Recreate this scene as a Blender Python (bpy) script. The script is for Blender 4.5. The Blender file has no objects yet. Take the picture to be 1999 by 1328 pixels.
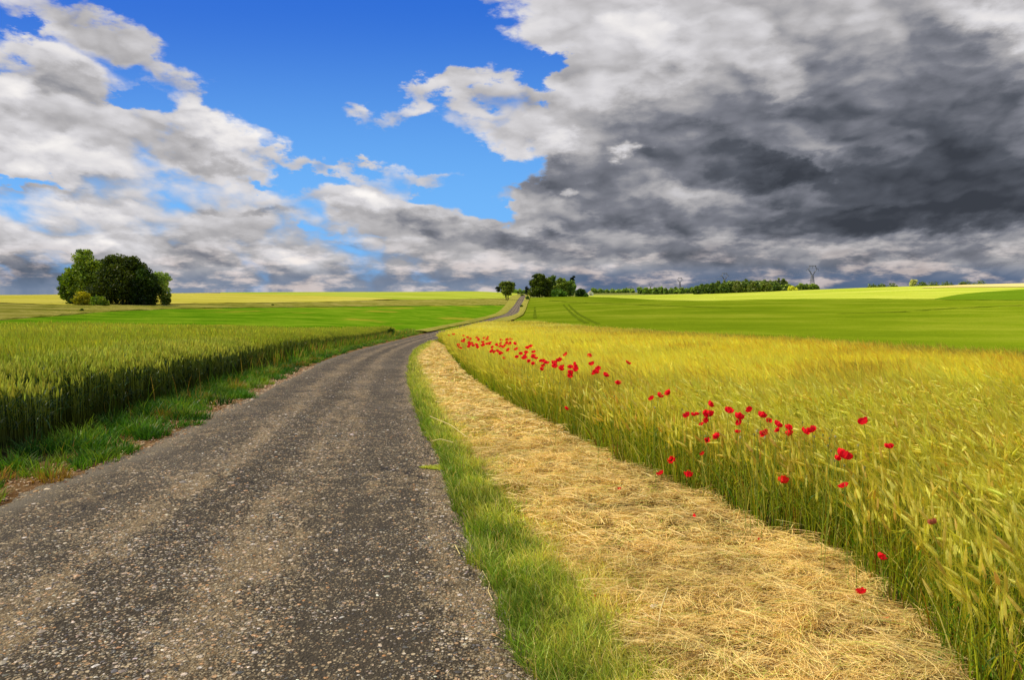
import bpy, math, random
import numpy as np
R = math.radians
rng = np.random.default_rng(7)
random.seed(7)

# ------------------------------------------------------------------ camera
F = 1400.0            # focal length in photo pixels (photo 1999 x 1328)
CX, CY, HZ = 999.5, 664.0, 572.0
CAMH = 1.7
PITCH = math.atan((CY - HZ) / F)
scene = bpy.context.scene
cam_d = bpy.data.cameras.new("camera")
cam_d.sensor_width = 36.0
cam_d.lens = 36.0 * F / 1999.0
cam_d.clip_start = 0.05
cam_d.clip_end = 30000
cam = bpy.data.objects.new("camera", cam_d)
scene.collection.objects.link(cam)
cam.location = (0, 0, CAMH)
cam.rotation_euler = (math.pi / 2 - PITCH, 0, 0)
scene.camera = cam
scene.render.resolution_x = 1024
scene.render.resolution_y = 681
scene.view_settings.view_transform = 'Standard'
scene.view_settings.look = 'None'
scene.view_settings.gamma = 1.0
scene.view_settings.use_curve_mapping = False
scene.view_settings.exposure = 0.18

def pdir(u, v):
    """unit-forward direction (x/y, z/y) of a photo pixel"""
    cx, cz = (u - CX) / F, -(v - CY) / F
    y = math.cos(PITCH) + cz * math.sin(PITCH)
    z = -math.sin(PITCH) + cz * math.cos(PITCH)
    return cx / y, z / y

# ------------------------------------------------------------------ shader helper
class V:
    """a socket with arithmetic, so node graphs can be written as formulas"""
    def __init__(s, nt, k): s.nt, s.k = nt, k
    def _m(s, op, b=None, c=None, cl=False):
        n = s.nt.nodes.new('ShaderNodeMath'); n.operation = op; n.use_clamp = cl
        for i, q in enumerate((s, b, c)):
            if q is None: continue
            if isinstance(q, V): s.nt.links.new(q.k, n.inputs[i])
            else: n.inputs[i].default_value = q
        return V(s.nt, n.outputs[0])
    def __add__(s, b): return s._m('ADD', b)
    __radd__ = __add__
    def __sub__(s, b): return s._m('SUBTRACT', b)
    def __rsub__(s, b): return (s * -1.0) + b
    def __mul__(s, b): return s._m('MULTIPLY', b)
    __rmul__ = __mul__
    def __truediv__(s, b): return s._m('DIVIDE', b)
    def mx(s, b): return s._m('MAXIMUM', b)
    def mn(s, b): return s._m('MINIMUM', b)
    def pw(s, b): return s._m('POWER', b)
    def ab(s): return s._m('ABSOLUTE')
    def clamp(s): return s._m('ADD', 0.0, None, True)
    def ss(s, a, b, lo=0.0, hi=1.0):
        n = s.nt.nodes.new('ShaderNodeMapRange'); n.interpolation_type = 'SMOOTHSTEP'
        s.nt.links.new(s.k, n.inputs[0])
        n.inputs[1].default_value = a; n.inputs[2].default_value = b
        n.inputs[3].default_value = lo; n.inputs[4].default_value = hi
        return V(s.nt, n.outputs[0])

def put(nt, sock, q):
    if isinstance(q, V): nt.links.new(q.k, sock)
    elif q is not None: sock.default_value = q
def xyz(nt, x, y, z):
    n = nt.nodes.new('ShaderNodeCombineXYZ')
    for i, q in enumerate((x, y, z)): put(nt, n.inputs[i], q)
    return V(nt, n.outputs[0])
def sep(nt, v):
    n = nt.nodes.new('ShaderNodeSeparateXYZ'); nt.links.new(v.k, n.inputs[0])
    return [V(nt, o) for o in n.outputs]
def noise(nt, vec, scale=5, detail=4, rough=0.5, dist=0.0, lac=2.0, dim='3D'):
    n = nt.nodes.new('ShaderNodeTexNoise'); n.noise_dimensions = dim
    nt.links.new(vec.k, n.inputs['Vector'])
    n.inputs['Scale'].default_value = scale; n.inputs['Detail'].default_value = detail
    n.inputs['Roughness'].default_value = rough; n.inputs['Distortion'].default_value = dist
    n.inputs['Lacunarity'].default_value = lac
    return V(nt, n.outputs['Fac']), V(nt, n.outputs['Color'])
def mixc(nt, f, a, b, mode='MIX'):
    n = nt.nodes.new('ShaderNodeMix'); n.data_type = 'RGBA'; n.blend_type = mode
    put(nt, n.inputs[0], f)
    for i, q in ((6, a), (7, b)):
        if isinstance(q, V): nt.links.new(q.k, n.inputs[i])
        else: n.inputs[i].default_value = (q[0], q[1], q[2], 1)
    return V(nt, n.outputs[2])
def ramp(nt, f, stops, interp='LINEAR'):
    n = nt.nodes.new('ShaderNodeValToRGB'); nt.links.new(f.k, n.inputs[0])
    e = n.color_ramp; e.interpolation = interp
    while len(e.elements) < len(stops): e.elements.new(0.5)
    for i, (p, c) in enumerate(stops):
        e.elements[i].position = p; e.elements[i].color = (c[0], c[1], c[2], 1)
    return V(nt, n.outputs[0])
def vadd(nt, a, b, op='ADD'):
    n = nt.nodes.new('ShaderNodeVectorMath'); n.operation = op
    for i, q in enumerate((a, b)):
        if isinstance(q, V): nt.links.new(q.k, n.inputs[i])
        else: n.inputs[i].default_value = q
    return V(nt, n.outputs[0])
def s2l(*c):
    return tuple(((x / 255) / 12.92 if x / 255 <= 0.04045 else ((x / 255 + 0.055) / 1.055) ** 2.4) for x in c)

# ------------------------------------------------------------------ sun
SUN_EL, SUN_AZ = R(50), R(-78)       # azimuth from the view direction (+Y), negative = left
sun_d = bpy.data.lights.new("sun", 'SUN')
sun_d.energy = 5.0; sun_d.angle = R(0.5); sun_d.color = (1.0, 0.87, 0.62)
sun = bpy.data.objects.new("sun", sun_d); scene.collection.objects.link(sun)
from mathutils import Vector
sdir = Vector((math.sin(SUN_AZ) * math.cos(SUN_EL), math.cos(SUN_AZ) * math.cos(SUN_EL), math.sin(SUN_EL)))
sun.rotation_euler = (-sdir).to_track_quat('-Z', 'Y').to_euler()
sun.location = (0, 0, 30)

# ------------------------------------------------------------------ sky with clouds
world = bpy.data.worlds.new("World"); scene.world = world; world.use_nodes = True
wt = world.node_tree; wt.nodes.clear()
WS = 0.1
tc = wt.nodes.new('ShaderNodeTexCoord')
G = V(wt, tc.outputs['Generated'])
gx, gy, gz = sep(wt, G)
zc = gz.mx(0.004)
sky = wt.nodes.new('ShaderNodeTexSky'); sky.sky_type = 'NISHITA'; sky.sun_disc = False
sky.sun_elevation = SUN_EL; sky.sun_rotation = SUN_AZ
sky.altitude = 150; sky.air_density = 1.0; sky.dust_density = 0.4; sky.ozone_density = 2.0
wt.links.new(xyz(wt, gx, gy, zc).k, sky.inputs[0])
skyc = V(wt, sky.outputs[0])
ya = gy.ab().mx(0.15)
px, pz = gx / ya, zc / ya                               # bearing / elevation tangents
# cloud coordinates: lumps shrink towards the horizon, always about twice as wide as tall
sc_ = pz + 0.60
qu, qv = px / sc_, sc_._m('LOGARITHM', math.e) * 2.0
q = xyz(wt, qu, qv, 0.0)
w1 = noise(wt, q, 2.6, 3, 0.55, dim='2D')[1]
w2 = noise(wt, q, 9.0, 6, 0.60, dim='2D')[1]
a1, b1, _ = sep(wt, w1); a2, b2, _ = sep(wt, w2)
dx = ((a1 - 0.5) * 0.16 + (a2 - 0.5) * 0.17) * sc_
dz = ((b1 - 0.5) * 0.09 + (b2 - 0.5) * 0.13) * sc_ * pz.ss(0.0, 0.2, 0.45, 1.0)
P = xyz(wt, px + dx, pz + dz, 0.0)
Pu, Pv, _ = sep(wt, P)

def blobs(lst, start):
    acc = start
    for (u, v, rx, ry, rot, w) in lst:
        c = pdir(u, v)
        m = wt.nodes.new('ShaderNodeMapping'); m.vector_type = 'TEXTURE'
        if isinstance(acc, V):        # chained, so that the graph is evaluated blob by blob
            ch = wt.nodes.new('ShaderNodeVectorMath'); ch.operation = 'MULTIPLY_ADD'
            wt.links.new(acc.k, ch.inputs[0]); ch.inputs[1].default_value = (1e-9, 1e-9, 0); wt.links.new(P.k, ch.inputs[2])
            wt.links.new(ch.outputs[0], m.inputs['Vector'])
        else: wt.links.new(P.k, m.inputs['Vector'])
        m.inputs['Location'].default_value = (c[0], c[1], 0)
        m.inputs['Rotation'].default_value = (0, 0, R(-rot))
        m.inputs['Scale'].default_value = (rx / F, ry / F, 1)
        d = wt.nodes.new('ShaderNodeVectorMath'); d.operation = 'DOT_PRODUCT'
        wt.links.new(m.outputs[0], d.inputs[0]); wt.links.new(m.outputs[0], d.inputs[1])
        g = (V(wt, d.outputs['Value']) * -1.0)._m('ADD', 1.0, None, True)
        acc = acc._m('ADD', (g * g) * w)
    return acc
#            u     v    rx   ry  rot   weight      rot > 0 turns the right end down
COVER = [(640, 250, 160, 70, 20, -.7), (1000, 330, 90, 60, 0, -.3), (520, 350, 60, 14, 10, -.9), (880, 430, 60, 14, 10, -.6), (900, 330, 420, 120, 0, -.35), (190, 45, 290, 75, 24, 1.1), (330, 130, 120, 40, 30, .5), (80, 165, 260, 120, 8, 1.2), (375, 195, 110, 55, 12, 1.1),
         (150, 300, 330, 150, 5, 1.4), (420, 290, 190, 95, 18, 1.5), (0, 250, 200, 160, 0, .8), (480, 78, 70, 16, 5, .5),
         (370, 40, 80, 18, 12, .5), (600, 305, 170, 30, 8, .7), (500, 245, 60, 25, 15, .5),
         (770, 212, 190, 40, -12, 1.0), (940, 190, 190, 42, 4, 1.1), (560, 110, 130, 35, 0, .25),
         (720, 340, 190, 45, 8, 1.0), (860, 350, 100, 30, -5, .7), (950, 250, 150, 60, 10, .9),
         (760, 415, 150, 60, 12, 1.3), (640, 380, 130, 30, -10, .5), (900, 450, 200, 40, 8, .8),
         (1000, 30, 110, 90, 30, .9), (1150, 40, 200, 130, 0, 1.0), (1050, 265, 120, 110, 10, .8), (1010, 385, 100, 30, 0, .5),
         (1115, 390, 180, 90, 0, 1.0),
         (40, 356, 110, 20, 8, -1.3), (265, 205, 90, 30, 5, -.9), (620, 340, 110, 20, 12, -.5),
         (1060, 150, 70, 60, 40, -.9), (900, 300, 110, 28, 0, -.6), (850, 385, 60, 16, 15, -.7), (960, 410, 80, 30, 10, -.9),
         (610, 445, 70, 12, 5, -.5), (700, 470, 110, 14, 5, -.4), (560, 30, 400, 170, 0, -.8), (700, 120, 260, 110, 0, -.6),
         (60, 60, 80, 40, 20, -.6)]
covU = Pu.ss((1000 - CX) / F, (1150 - CX) / F)
covV = Pv.ss(pdir(0, 320)[1], pdir(0, 475)[1])
cover = blobs(COVER, covU * 2.1 + covV * 1.10)
n1 = noise(wt, q, 4.0, 6, 0.55, dim='2D')[0]
def billow(shift):
    v_ = vadd(wt, q, shift) if shift else q
    v_ = vadd(wt, v_, vadd(wt, w2, (0.05, 0.05, 0.0), 'MULTIPLY'))
    r = 0
    for sc, am in ((5.5, .50), (11.0, .30), (23.0, .15)):
        r = (noise(wt, v_, sc, 0, dim='2D')[0] - 0.5).ab() * (am * 4.2) + r
    return r
n2 = billow(None)
dens = cover + (n1 - 0.5) * 2.1 + (n2 - 0.45) * 0.55
alpha = dens.ss(0.25, 1.05)
thick = dens.ss(0.4, 1.9)
BRIGHT = [(1650, 330, 850, 330, 6, -.04), (1750, 465, 750, 60, -2, -.15), (1700, 515, 600, 30, 0, -.10), (1700, 60, 500, 90, 0, -.06), (1900, 130, 260, 120, 30, -.10), (1750, 230, 480, 190, 6, -.30), (1400, 320, 330, 95, 12, -.36), (1820, 370, 480, 110, 0, -.36), (1150, 350, 190, 110, 8, -.30),
          (1750, 440, 460, 45, -4, -.30), (1330, 425, 330, 40, 4, -.22), (1480, 330, 110, 36, 12, -.16), (1980, 260, 250, 200, 0, -.12),
          (1600, 420, 260, 30, 0, -.14), (1200, 210, 200, 80, 20, -.08), (1950, 400, 200, 50, 0, -.14), (1330, 210, 220, 90, 15, -.14),
          (1230, 60, 260, 110, 0, .05), (1180, 165, 130, 60, 0, .16), (1228, 288, 50, 34, 0, .40), (1290, 80, 150, 70, 20, .12), (1530, 110, 130, 80, 25, .16),
          (1540, 175, 60, 40, 60, .14), (1930, 30, 170, 60, 0, .20), (1060, 270, 70, 60, 0, .22), (1530, 320, 60, 20, 20, .16), (1000, 60, 120, 110, 0, .08),
          (1120, 390, 36, 22, 0, .28), (1110, 440, 300, 20, 6, -.10),
          (30, 170, 90, 70, 0, .20), (130, 170, 190, 50, 10, -.16), (20, 270, 90, 50, 10, -.12), (120, 315, 220, 50, 12, .16), (300, 275, 140, 30, 5, -.06),
          (120, 385, 200, 30, 6, -.13), (440, 255, 120, 60, 24, .22), (420, 320, 190, 26, 8, -.12), (385, 180, 80, 30, 0, .08), (380, 215, 80, 18, 0, -.05),
          (210, 50, 260, 80, 24, -.14), (720, 395, 80, 34, 20, .20), (830, 440, 150, 36, 12, -.22), (1030, 470, 160, 26, 5, -.25), (740, 340, 140, 30, 8, .10),
          (80, 420, 260, 40, 0, .12), (240, 480, 130, 40, 20, .16), (60, 520, 160, 30, 5, -.18), (30, 545, 240, 34, 0, -.34), (380, 500, 160, 26, 5, -.14),
          (560, 510, 160, 22, 4, .10), (410, 421, 50, 14, 0, -.16), (525, 420, 60, 16, 4, -.18), (640, 415, 90, 20, 0, .12), (330, 465, 100, 20, 10, -.05),
          (840, 200, 200, 30, 0, .08), (1280, 520, 460, 26, 0, .06), (700, 545, 500, 22, 0, -.12)]
bright = blobs(BRIGHT, Pu * -0.05 + Pv * 0.10 + 0.64)
# relief: the deck's lumps lit from the sun's side
r1 = n1 - noise(wt, vadd(wt, q, (0.035, 0.055, 0.0)), 4.0, 3, 0.5, dim='2D')[0]
r2 = n2 - billow((0.012, 0.026, 0.0))
shade = bright + r1 * 0.36 + r2 * 0.15 + (n2 - 0.5) * 0.07 + (n1 - 0.5) * 0.20 - (thick - 0.6) * 0.05
low = pz.ss(0.01, 0.15, 1.0, 0.0)                       # the last degrees above the horizon
lump = noise(wt, xyz(wt, px, pz * 3.2, 9.0), 12.0, 5, 0.58)[0].ss(0.46, 0.64)
shade = shade - low * 0.15 + lump * low * 0.24
cl = ramp(wt, shade, [(0.0, s2l(56, 60, 68)), (0.22, s2l(80, 84, 93)), (0.40, s2l(118, 120, 129)), (0.58, s2l(168, 166, 168)),
                      (0.76, s2l(205, 203, 206)), (0.98, s2l(240, 236, 233))])
bandR = Pu.ss(-0.1, 0.15) * pz.ss(0.012, 0.045, 1.0, 0.0)
haze_c = mixc(wt, pz.ss(0.0, 0.05, 1.0, 0.0) * 0.75 * lump.ss(0.0, 1.0, 1.0, 0.25), cl, s2l(104, 124, 152))
haze_c = mixc(wt, bandR * 0.80 * lump.ss(0.2, 1.0, 1.0, 0.35), haze_c, s2l(72, 92, 122))
haze_c = mixc(wt, lump * pz.ss(0.012, 0.085, 1.0, 0.0) * 0.42, haze_c, s2l(214, 190, 178))
blue = mixc(wt, pz.ss(0.08, 0.42), s2l(100, 172, 240), s2l(22, 98, 206))
skyb = mixc(wt, 0.88, mixc(wt, 1.0, skyc, (WS, WS, WS), 'MULTIPLY'), blue)
out = mixc(wt, alpha, skyb, haze_c)
bg = wt.nodes.new('ShaderNodeBackground'); bg.inputs[1].default_value = WS
outs = vadd(wt, out, (1 / WS, 1 / WS, 1 / WS), 'MULTIPLY')
wt.links.new(outs.k, bg.inputs[0])
wo = wt.nodes.new('ShaderNodeOutputWorld'); wt.links.new(bg.outputs[0], wo.inputs[0])
world.cycles.sampling_method = 'MANUAL'; world.cycles.sample_map_resolution = 512

# ------------------------------------------------------------------ terrain
# height of the land by bearing (columns) and forward distance (rows)
ZD = np.array([0, 8, 12, 17, 28, 41, 60, 90, 130, 190, 350, 450, 600, 800, 1200, 3000, 12000.])
ZT = {
    0:    [0, 0, -.08, -.2, -.5, -.8, -1.1, -1.3, -1.1, -.7, -.3, -.1, -.3, -1.5, -4, -16, -70],
    300:  [0, 0, -.1, -.3, -.6, -1.0, -1.5, -1.8, -1.7, -1.0, .6, 1.1, 1.3, 1.2, 0, -10, -50],
    600:  [0, 0, -.15, -.4, -.8, -1.35, -2.0, -2.2, -2.1, -1.9, -.4, .9, 2.0, 2.4, 2, -5, -40],
    800:  [0, 0, -.2, -.45, -.95, -1.55, -2.3, -2.8, -2.9, -2.8, -1.3, .2, 1.7, 2.6, 2.6, -3, -40],
    950:  [0, 0, -.2, -.45, -.95, -1.6, -2.4, -3.0, -3.4, -4.0, -2.9, -1.0, 1.2, 2.6, 3, -3, -40],
    1000: [0, 0, -.2, -.45, -.95, -1.6, -2.4, -3.0, -3.4, -4.4, -4.2, -2.6, -.4, .9, 1.5, -3, -40],
    1100: [0, 0, -.2, -.45, -.95, -1.6, -2.3, -2.9, -3.3, -3.9, -3.3, -1.6, -.4, -.6, 1, -1, -40],
    1250: [0, 0, -.2, -.45, -.9, -1.5, -2.2, -2.9, -3.2, -3.4, -2.6, -1.9, -2.4, -1, 2, 0, -40],
    1500: [0, 0, -.2, -.45, -.9, -1.5, -2.2, -2.8, -3.0, -2.7, -1.2, -.4, .8, 3.2, 3.5, 0, -40],
    1700: [0, 0, -.22, -.5, -1.0, -1.6, -2.3, -2.8, -2.8, -2.5, -.6, .9, 4.0, 7.5, 7.5, 2, -30],
    1999: [0, 0, -.25, -.5, -1.1, -1.8, -2.4, -2.7, -2.6, -2.2, .5, 3.2, 8.0, 12.0, 12.0, 6, -20],
}
_tu = np.array([(u - CX) / F for u in sorted(ZT)])
_tz = np.array([ZT[u] for u in sorted(ZT)], float)
_ld = np.log(ZD + 12.0)
def _hermite(x, xs, ys):
    """smooth interpolation along the last axis of ys; x is 1-D, returns one column per x"""
    i = np.clip(np.searchsorted(xs, x) - 1, 0, len(xs) - 2)
    d = np.diff(ys, axis=-1) / np.diff(xs)
    m = np.zeros_like(ys)
    m[..., 1:-1] = (d[..., 1:] * np.diff(xs)[:-1] + d[..., :-1] * np.diff(xs)[1:]) / (xs[2:] - xs[:-2])
    m[..., 0] = 0; m[..., -1] = d[..., -1]
    h = xs[i + 1] - xs[i]; s = (x - xs[i]) / h
    a, b, ma, mb = ys[..., i], ys[..., i + 1], m[..., i], m[..., i + 1]
    return ((2 * s**3 - 3 * s**2 + 1) * a + (s**3 - 2 * s**2 + s) * h * ma
            + (-2 * s**3 + 3 * s**2) * b + (s**3 - s**2) * h * mb)
_GL = np.linspace(_ld[0], _ld[-1], 900)
_GT = np.linspace(_tu[0], _tu[-1], 400)
_tab = _hermite(_GL, _ld, _tz)                        # (cols, 900)
_tab = _hermite(_GT, _tu, _tab.T.copy()).T            # (400, 900)
def zt(X, Y):
    X = np.asarray(X, float); Y = np.asarray(Y, float)
    Yc = np.clip(Y, 0, 11999)
    t = np.clip(X / np.maximum(Yc, 3.0), _GT[0], _GT[-1])
    fi = (np.log(Yc + 12.0) - _GL[0]) / (_GL[1] - _GL[0]); fj = (t - _GT[0]) / (_GT[1] - _GT[0])
    i = np.clip(fi.astype(int), 0, 898); j = np.clip(fj.astype(int), 0, 398)
    a, b = fi - i, fj - j
    z = (_tab[j, i] * (1 - a) * (1 - b) + _tab[j, i + 1] * a * (1 - b)
         + _tab[j + 1, i] * (1 - a) * b + _tab[j + 1, i + 1] * a * b)
    w = np.clip((Yc - 4) / 8, 0, 1)
    return z * w
_YM = np.exp(np.linspace(math.log(1.5), math.log(4000), 6000))
def hit(u, v, off=0.0, ymin=1.5, last=None):
    """where the sight line through a photo pixel meets the land (raised by off)"""
    tx, tz = pdir(u, v)
    Y = _YM[_YM >= ymin]
    f = CAMH + tz * Y - (zt(tx * Y, Y) + off)
    k = np.nonzero(f <= 0)[0]
    if len(k) == 0: return (tx * last, last) if last else None
    k = k[0]
    if k == 0: return (tx * Y[0], Y[0])
    s = f[k - 1] / (f[k - 1] - f[k])
    y = Y[k - 1] + s * (Y[k] - Y[k - 1])
    return (tx * y, y)
def curve(pts, off=0.0, pre=()):
    """photo pixels -> land positions, as X(Y) for increasing Y"""
    w = list(pre) + [hit(u, v, off) for (u, v) in pts]
    w = [p for p in w if p is not None]
    w.sort(key=lambda p: p[1])
    keep = [w[0]]
    for p in w[1:]:
        if p[1] > keep[-1][1] * 1.01 + 0.02: keep.append(p)
    return np.array(keep)
def xof(c, Y):
    return _hermite(np.clip(np.asarray(Y, float), c[0, 1], c[-1, 1]), c[:, 1].copy(), c[:, 0][None, :].copy())[0]
ROADL = curve([(0, 985), (100, 945), (240, 893), (430, 803), (540, 748), (620, 711), (700, 684), (780, 664), (860, 646), (930, 632),
               (984, 617.5), (996, 607), (1005, 596), (1012, 585), (1019, 578)], pre=[(-1.5, -14), (-3.7, 0), (-4.05, 3)])
ROADR = curve([(1045, 1328), (1002, 1230), (955, 1120), (905, 1010), (888, 960), (868, 893), (838, 850), (818, 800), (803, 750), (801, 708),
               (812, 684), (845, 665), (905, 646), (955, 632), (1006, 617.5), (1016, 600), (1024, 585), (1026, 578)], pre=[(3.2, -14), (1.0, 0)])

# ------------------------------------------------------------------ mesh helpers
def tag(o, label=None, cat=None, group=None, kind=None):
    if label: o['label'] = label
    if cat: o['category'] = cat
    if group: o['group'] = group
    if kind: o['kind'] = kind
    return o
def link(name, me, parent=None, loc=None):
    o = bpy.data.objects.new(name, me); scene.collection.objects.link(o)
    if parent is not None: o.parent = parent
    if loc is not None: o.location = loc
    return o
def npmesh(name, verts, quads=None, tris=None, mat=None, col=None, smooth=False, uv=None):
    me = bpy.data.meshes.new(name)
    verts = np.ascontiguousarray(verts, np.float32)
    q = np.zeros((0, 4), np.int32) if quads is None else np.asarray(quads, np.int32).reshape(-1, 4)
    t = np.zeros((0, 3), np.int32) if tris is None else np.asarray(tris, np.int32).reshape(-1, 3)
    me.vertices.add(len(verts)); me.vertices.foreach_set('co', verts.ravel())
    nl = q.size + t.size
    me.loops.add(nl); me.loops.foreach_set('vertex_index', np.concatenate([q.ravel(), t.ravel()]))
    me.polygons.add(len(q) + len(t))
    st = np.concatenate([np.arange(len(q)) * 4, q.size + np.arange(len(t)) * 3]).astype(np.int32)
    me.polygons.foreach_set('loop_start', st)
    me.polygons.foreach_set('use_smooth', np.full(len(q) + len(t), smooth))
    if col is not None:
        c = np.ones((len(verts), 4), np.float32); c[:, :3] = col
        a = me.color_attributes.new('Col', 'FLOAT_COLOR', 'POINT'); a.data.foreach_set('color', c.ravel())
    me.update(calc_edges=True); me.validate()
    if uv is not None:
        l = me.uv_layers.new(name='UVMap'); vi = np.empty(len(me.loops), np.int32); me.loops.foreach_get('vertex_index', vi)
        l.data.foreach_set('uv', np.asarray(uv, np.float32)[vi].ravel())
    if mat: me.materials.append(mat)
    return me
class Acc:
    """collects pieces into one mesh"""
    def __init__(s): s.v, s.q, s.t, s.c, s.n = [], [], [], [], 0
    def add(s, v, q=None, t=None, c=None):
        v = np.asarray(v, float).reshape(-1, 3)
        s.v.append(v)
        if q is not None and len(q): s.q.append(np.asarray(q).reshape(-1, 4) + s.n)
        if t is not None and len(t): s.t.append(np.asarray(t).reshape(-1, 3) + s.n)
        c = np.ones((len(v), 3)) if c is None else np.broadcast_to(np.asarray(c, float), (len(v), 3))
        s.c.append(c); s.n += len(v)
    def mesh(s, name, mat, smooth=False):
        cat = lambda l, k: np.concatenate(l) if l else np.zeros((0, k), int)
        return npmesh(name, np.concatenate(s.v), cat(s.q, 4), cat(s.t, 3), mat, np.concatenate(s.c), smooth)

def ribbons(pts, wid, side, c0, c1=None):
    """pts (N,K,3) centre lines, wid (N,K) widths, side (N,3) width direction -> verts, quads, colours"""
    N, K, _ = pts.shape
    o = side[:, None, :] * wid[..., None] * 0.5
    v = np.stack([pts - o, pts + o], 2).reshape(N * K * 2, 3)
    b = (np.arange(N) * K * 2)[:, None] + (np.arange(K - 1) * 2)[None, :]
    q = np.stack([b, b + 1, b + 3, b + 2], -1).reshape(-1, 4)
    c0 = np.broadcast_to(np.asarray(c0, float), (N, 3)); c1 = c0 if c1 is None else np.broadcast_to(np.asarray(c1, float), (N, 3))
    f = np.linspace(0, 1, K)[None, :, None]
    c = (c0[:, None] * (1 - f) + c1[:, None] * f)
    c = np.repeat(c[:, :, None, :], 2, 2).reshape(-1, 3)
    return v, q, c
def rdir(n):
    a = rng.uniform(0, 2 * math.pi, n)
    return np.stack([np.cos(a), np.sin(a), np.zeros(n)], -1)
def blades(acc, base, h, bend, hd, w, c0, c1, K=4, tip=0.08, side=None, power=1.6):
    """grass blades: rise h, bend horizontally by bend*h in direction hd"""
    n = len(base); s = np.linspace(0, 1, K)
    h = np.broadcast_to(h, (n,)); bend = np.broadcast_to(bend, (n,)); w = np.broadcast_to(w, (n,))
    up = (s[None, :] * (1 - 0.35 * bend[:, None] * s[None, :])) * h[:, None]
    out_ = (s[None, :] ** power) * (bend * h)[:, None]
    pts = base[:, None, :] + hd[:, None, :] * out_[..., None]
    pts[..., 2] += up
    if side is None: side = rdir(n)
    wid = w[:, None] * (1 - (1 - tip) * s[None, :] ** 1.5)
    acc.add(*_vqc(ribbons(pts, wid, side, c0, c1)))
    return pts
def _vqc(r): return r[0], r[1], None, r[2]
def cvar(c, n, amt=0.15, hue=0.06):
    c = np.asarray(c, float)
    if c.ndim == 1: c = np.tile(c, (n, 1))
    k = np.exp(rng.normal(0, amt, (n, 1))); h = np.exp(rng.normal(0, hue, (n, 3)))
    return np.clip(c * k * h, 0.002, 0.95)
def blend(a, b, f):
    f = np.asarray(f)[:, None]
    return np.asarray(a, float) * (1 - f) + np.asarray(b, float) * f
_ph = rng.uniform(0, 6.28, (24,)); _kd = rng.normal(0, 1, (24, 2)); _kd /= np.linalg.norm(_kd, axis=1)[:, None]
def fld(X, Y, wl, seed=0):
    """smooth pseudo-random field in about -1..1, wl = wavelength in metres"""
    r = 0
    for i in range(7):
        k = _kd[(i * 3 + seed * 5) % 24] * (6.28 / wl) * (0.6 + 0.22 * i)
        r = r + np.sin(X * k[0] + Y * k[1] + _ph[(i + seed * 7) % 24] + 1.3 * np.sin(X * k[1] * 0.7 - Y * k[0] * 0.6 + seed))
    return r / 3.4

# ------------------------------------------------------------------ materials
def newmat(name):
    m = bpy.data.materials.new(name); m.use_nodes = True
    nt = m.node_tree; nt.nodes.clear()
    o = nt.nodes.new('ShaderNodeOutputMaterial')
    return m, nt, o
def attr(nt, name='Col'):
    n = nt.nodes.new('ShaderNodeAttribute'); n.attribute_name = name
    return V(nt, n.outputs['Color'])
def geo_pos(nt):
    n = nt.nodes.new('ShaderNodeNewGeometry'); return V(nt, n.outputs['Position'])
def leafmat(name, trans=0.35, rough=0.6, tint=(1.0, 1.0, 0.8), gloss=0.02, var=0.0, vs=1.0):
    m, nt, o = newmat(name)
    c = attr(nt)
    if var:
        f = noise(nt, geo_pos(nt), vs, 3)[0]
        c = mixc(nt, 1.0, c, mixc(nt, f.ss(.3, .7), (1 - var,) * 3, (1 + var,) * 3), 'MULTIPLY')
    d = nt.nodes.new('ShaderNodeBsdfDiffuse'); put(nt, d.inputs[0], c)
    t = nt.nodes.new('ShaderNodeBsdfTranslucent'); put(nt, t.inputs[0], mixc(nt, 1.0, c, tint, 'MULTIPLY'))
    mx = nt.nodes.new('ShaderNodeMixShader'); mx.inputs[0].default_value = trans
    nt.links.new(d.outputs[0], mx.inputs[1]); nt.links.new(t.outputs[0], mx.inputs[2])
    if gloss:
        g = nt.nodes.new('ShaderNodeBsdfGlossy'); g.inputs['Roughness'].default_value = 0.45
        m2 = nt.nodes.new('ShaderNodeMixShader'); m2.inputs[0].default_value = gloss
        nt.links.new(mx.outputs[0], m2.inputs[1]); nt.links.new(g.outputs[0], m2.inputs[2]); mx = m2
    nt.links.new(mx.outputs[0], o.inputs[0])
    return m
def groundmat(name, cols, scale=1.0, bump=0.3, bscale=30, stretch=(1, 1, 1), spots=None, fine=0.25, bdist=0.05, attrmix=False):
    """mottled ground: cols = list of (pos, colour)"""
    m, nt, o = newmat(name)
    p = geo_pos(nt)
    mp = nt.nodes.new('ShaderNodeMapping'); nt.links.new(p.k, mp.inputs[0]); mp.inputs['Scale'].default_value = stretch
    ps = V(nt, mp.outputs[0])
    a = noise(nt, ps, scale, 6, 0.6)[0]; b = noise(nt, p, bscale, 4, 0.65)[0]
    f = a.ss(0.28, 0.72) * (1 - fine) + b * fine
    c = ramp(nt, f, cols)
    if attrmix: c = mixc(nt, 1.0, c, attr(nt), 'MULTIPLY')
    if spots:
        s = noise(nt, p, spots[0], 3)[0].ss(spots[1], spots[1] + 0.06)
        c = mixc(nt, s * spots[3], c, spots[2])
    bs = nt.nodes.new('ShaderNodeBsdfDiffuse'); put(nt, bs.inputs[0], c); bs.inputs['Roughness'].default_value = 1.0
    bp = nt.nodes.new('ShaderNodeBump'); bp.inputs['Strength'].default_value = bump; bp.inputs['Distance'].default_value = bdist
    put(nt, bp.inputs['Height'], b); nt.links.new(bp.outputs[0], bs.inputs['Normal'])
    nt.links.new(bs.outputs[0], o.inputs[0])
    return m

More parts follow.
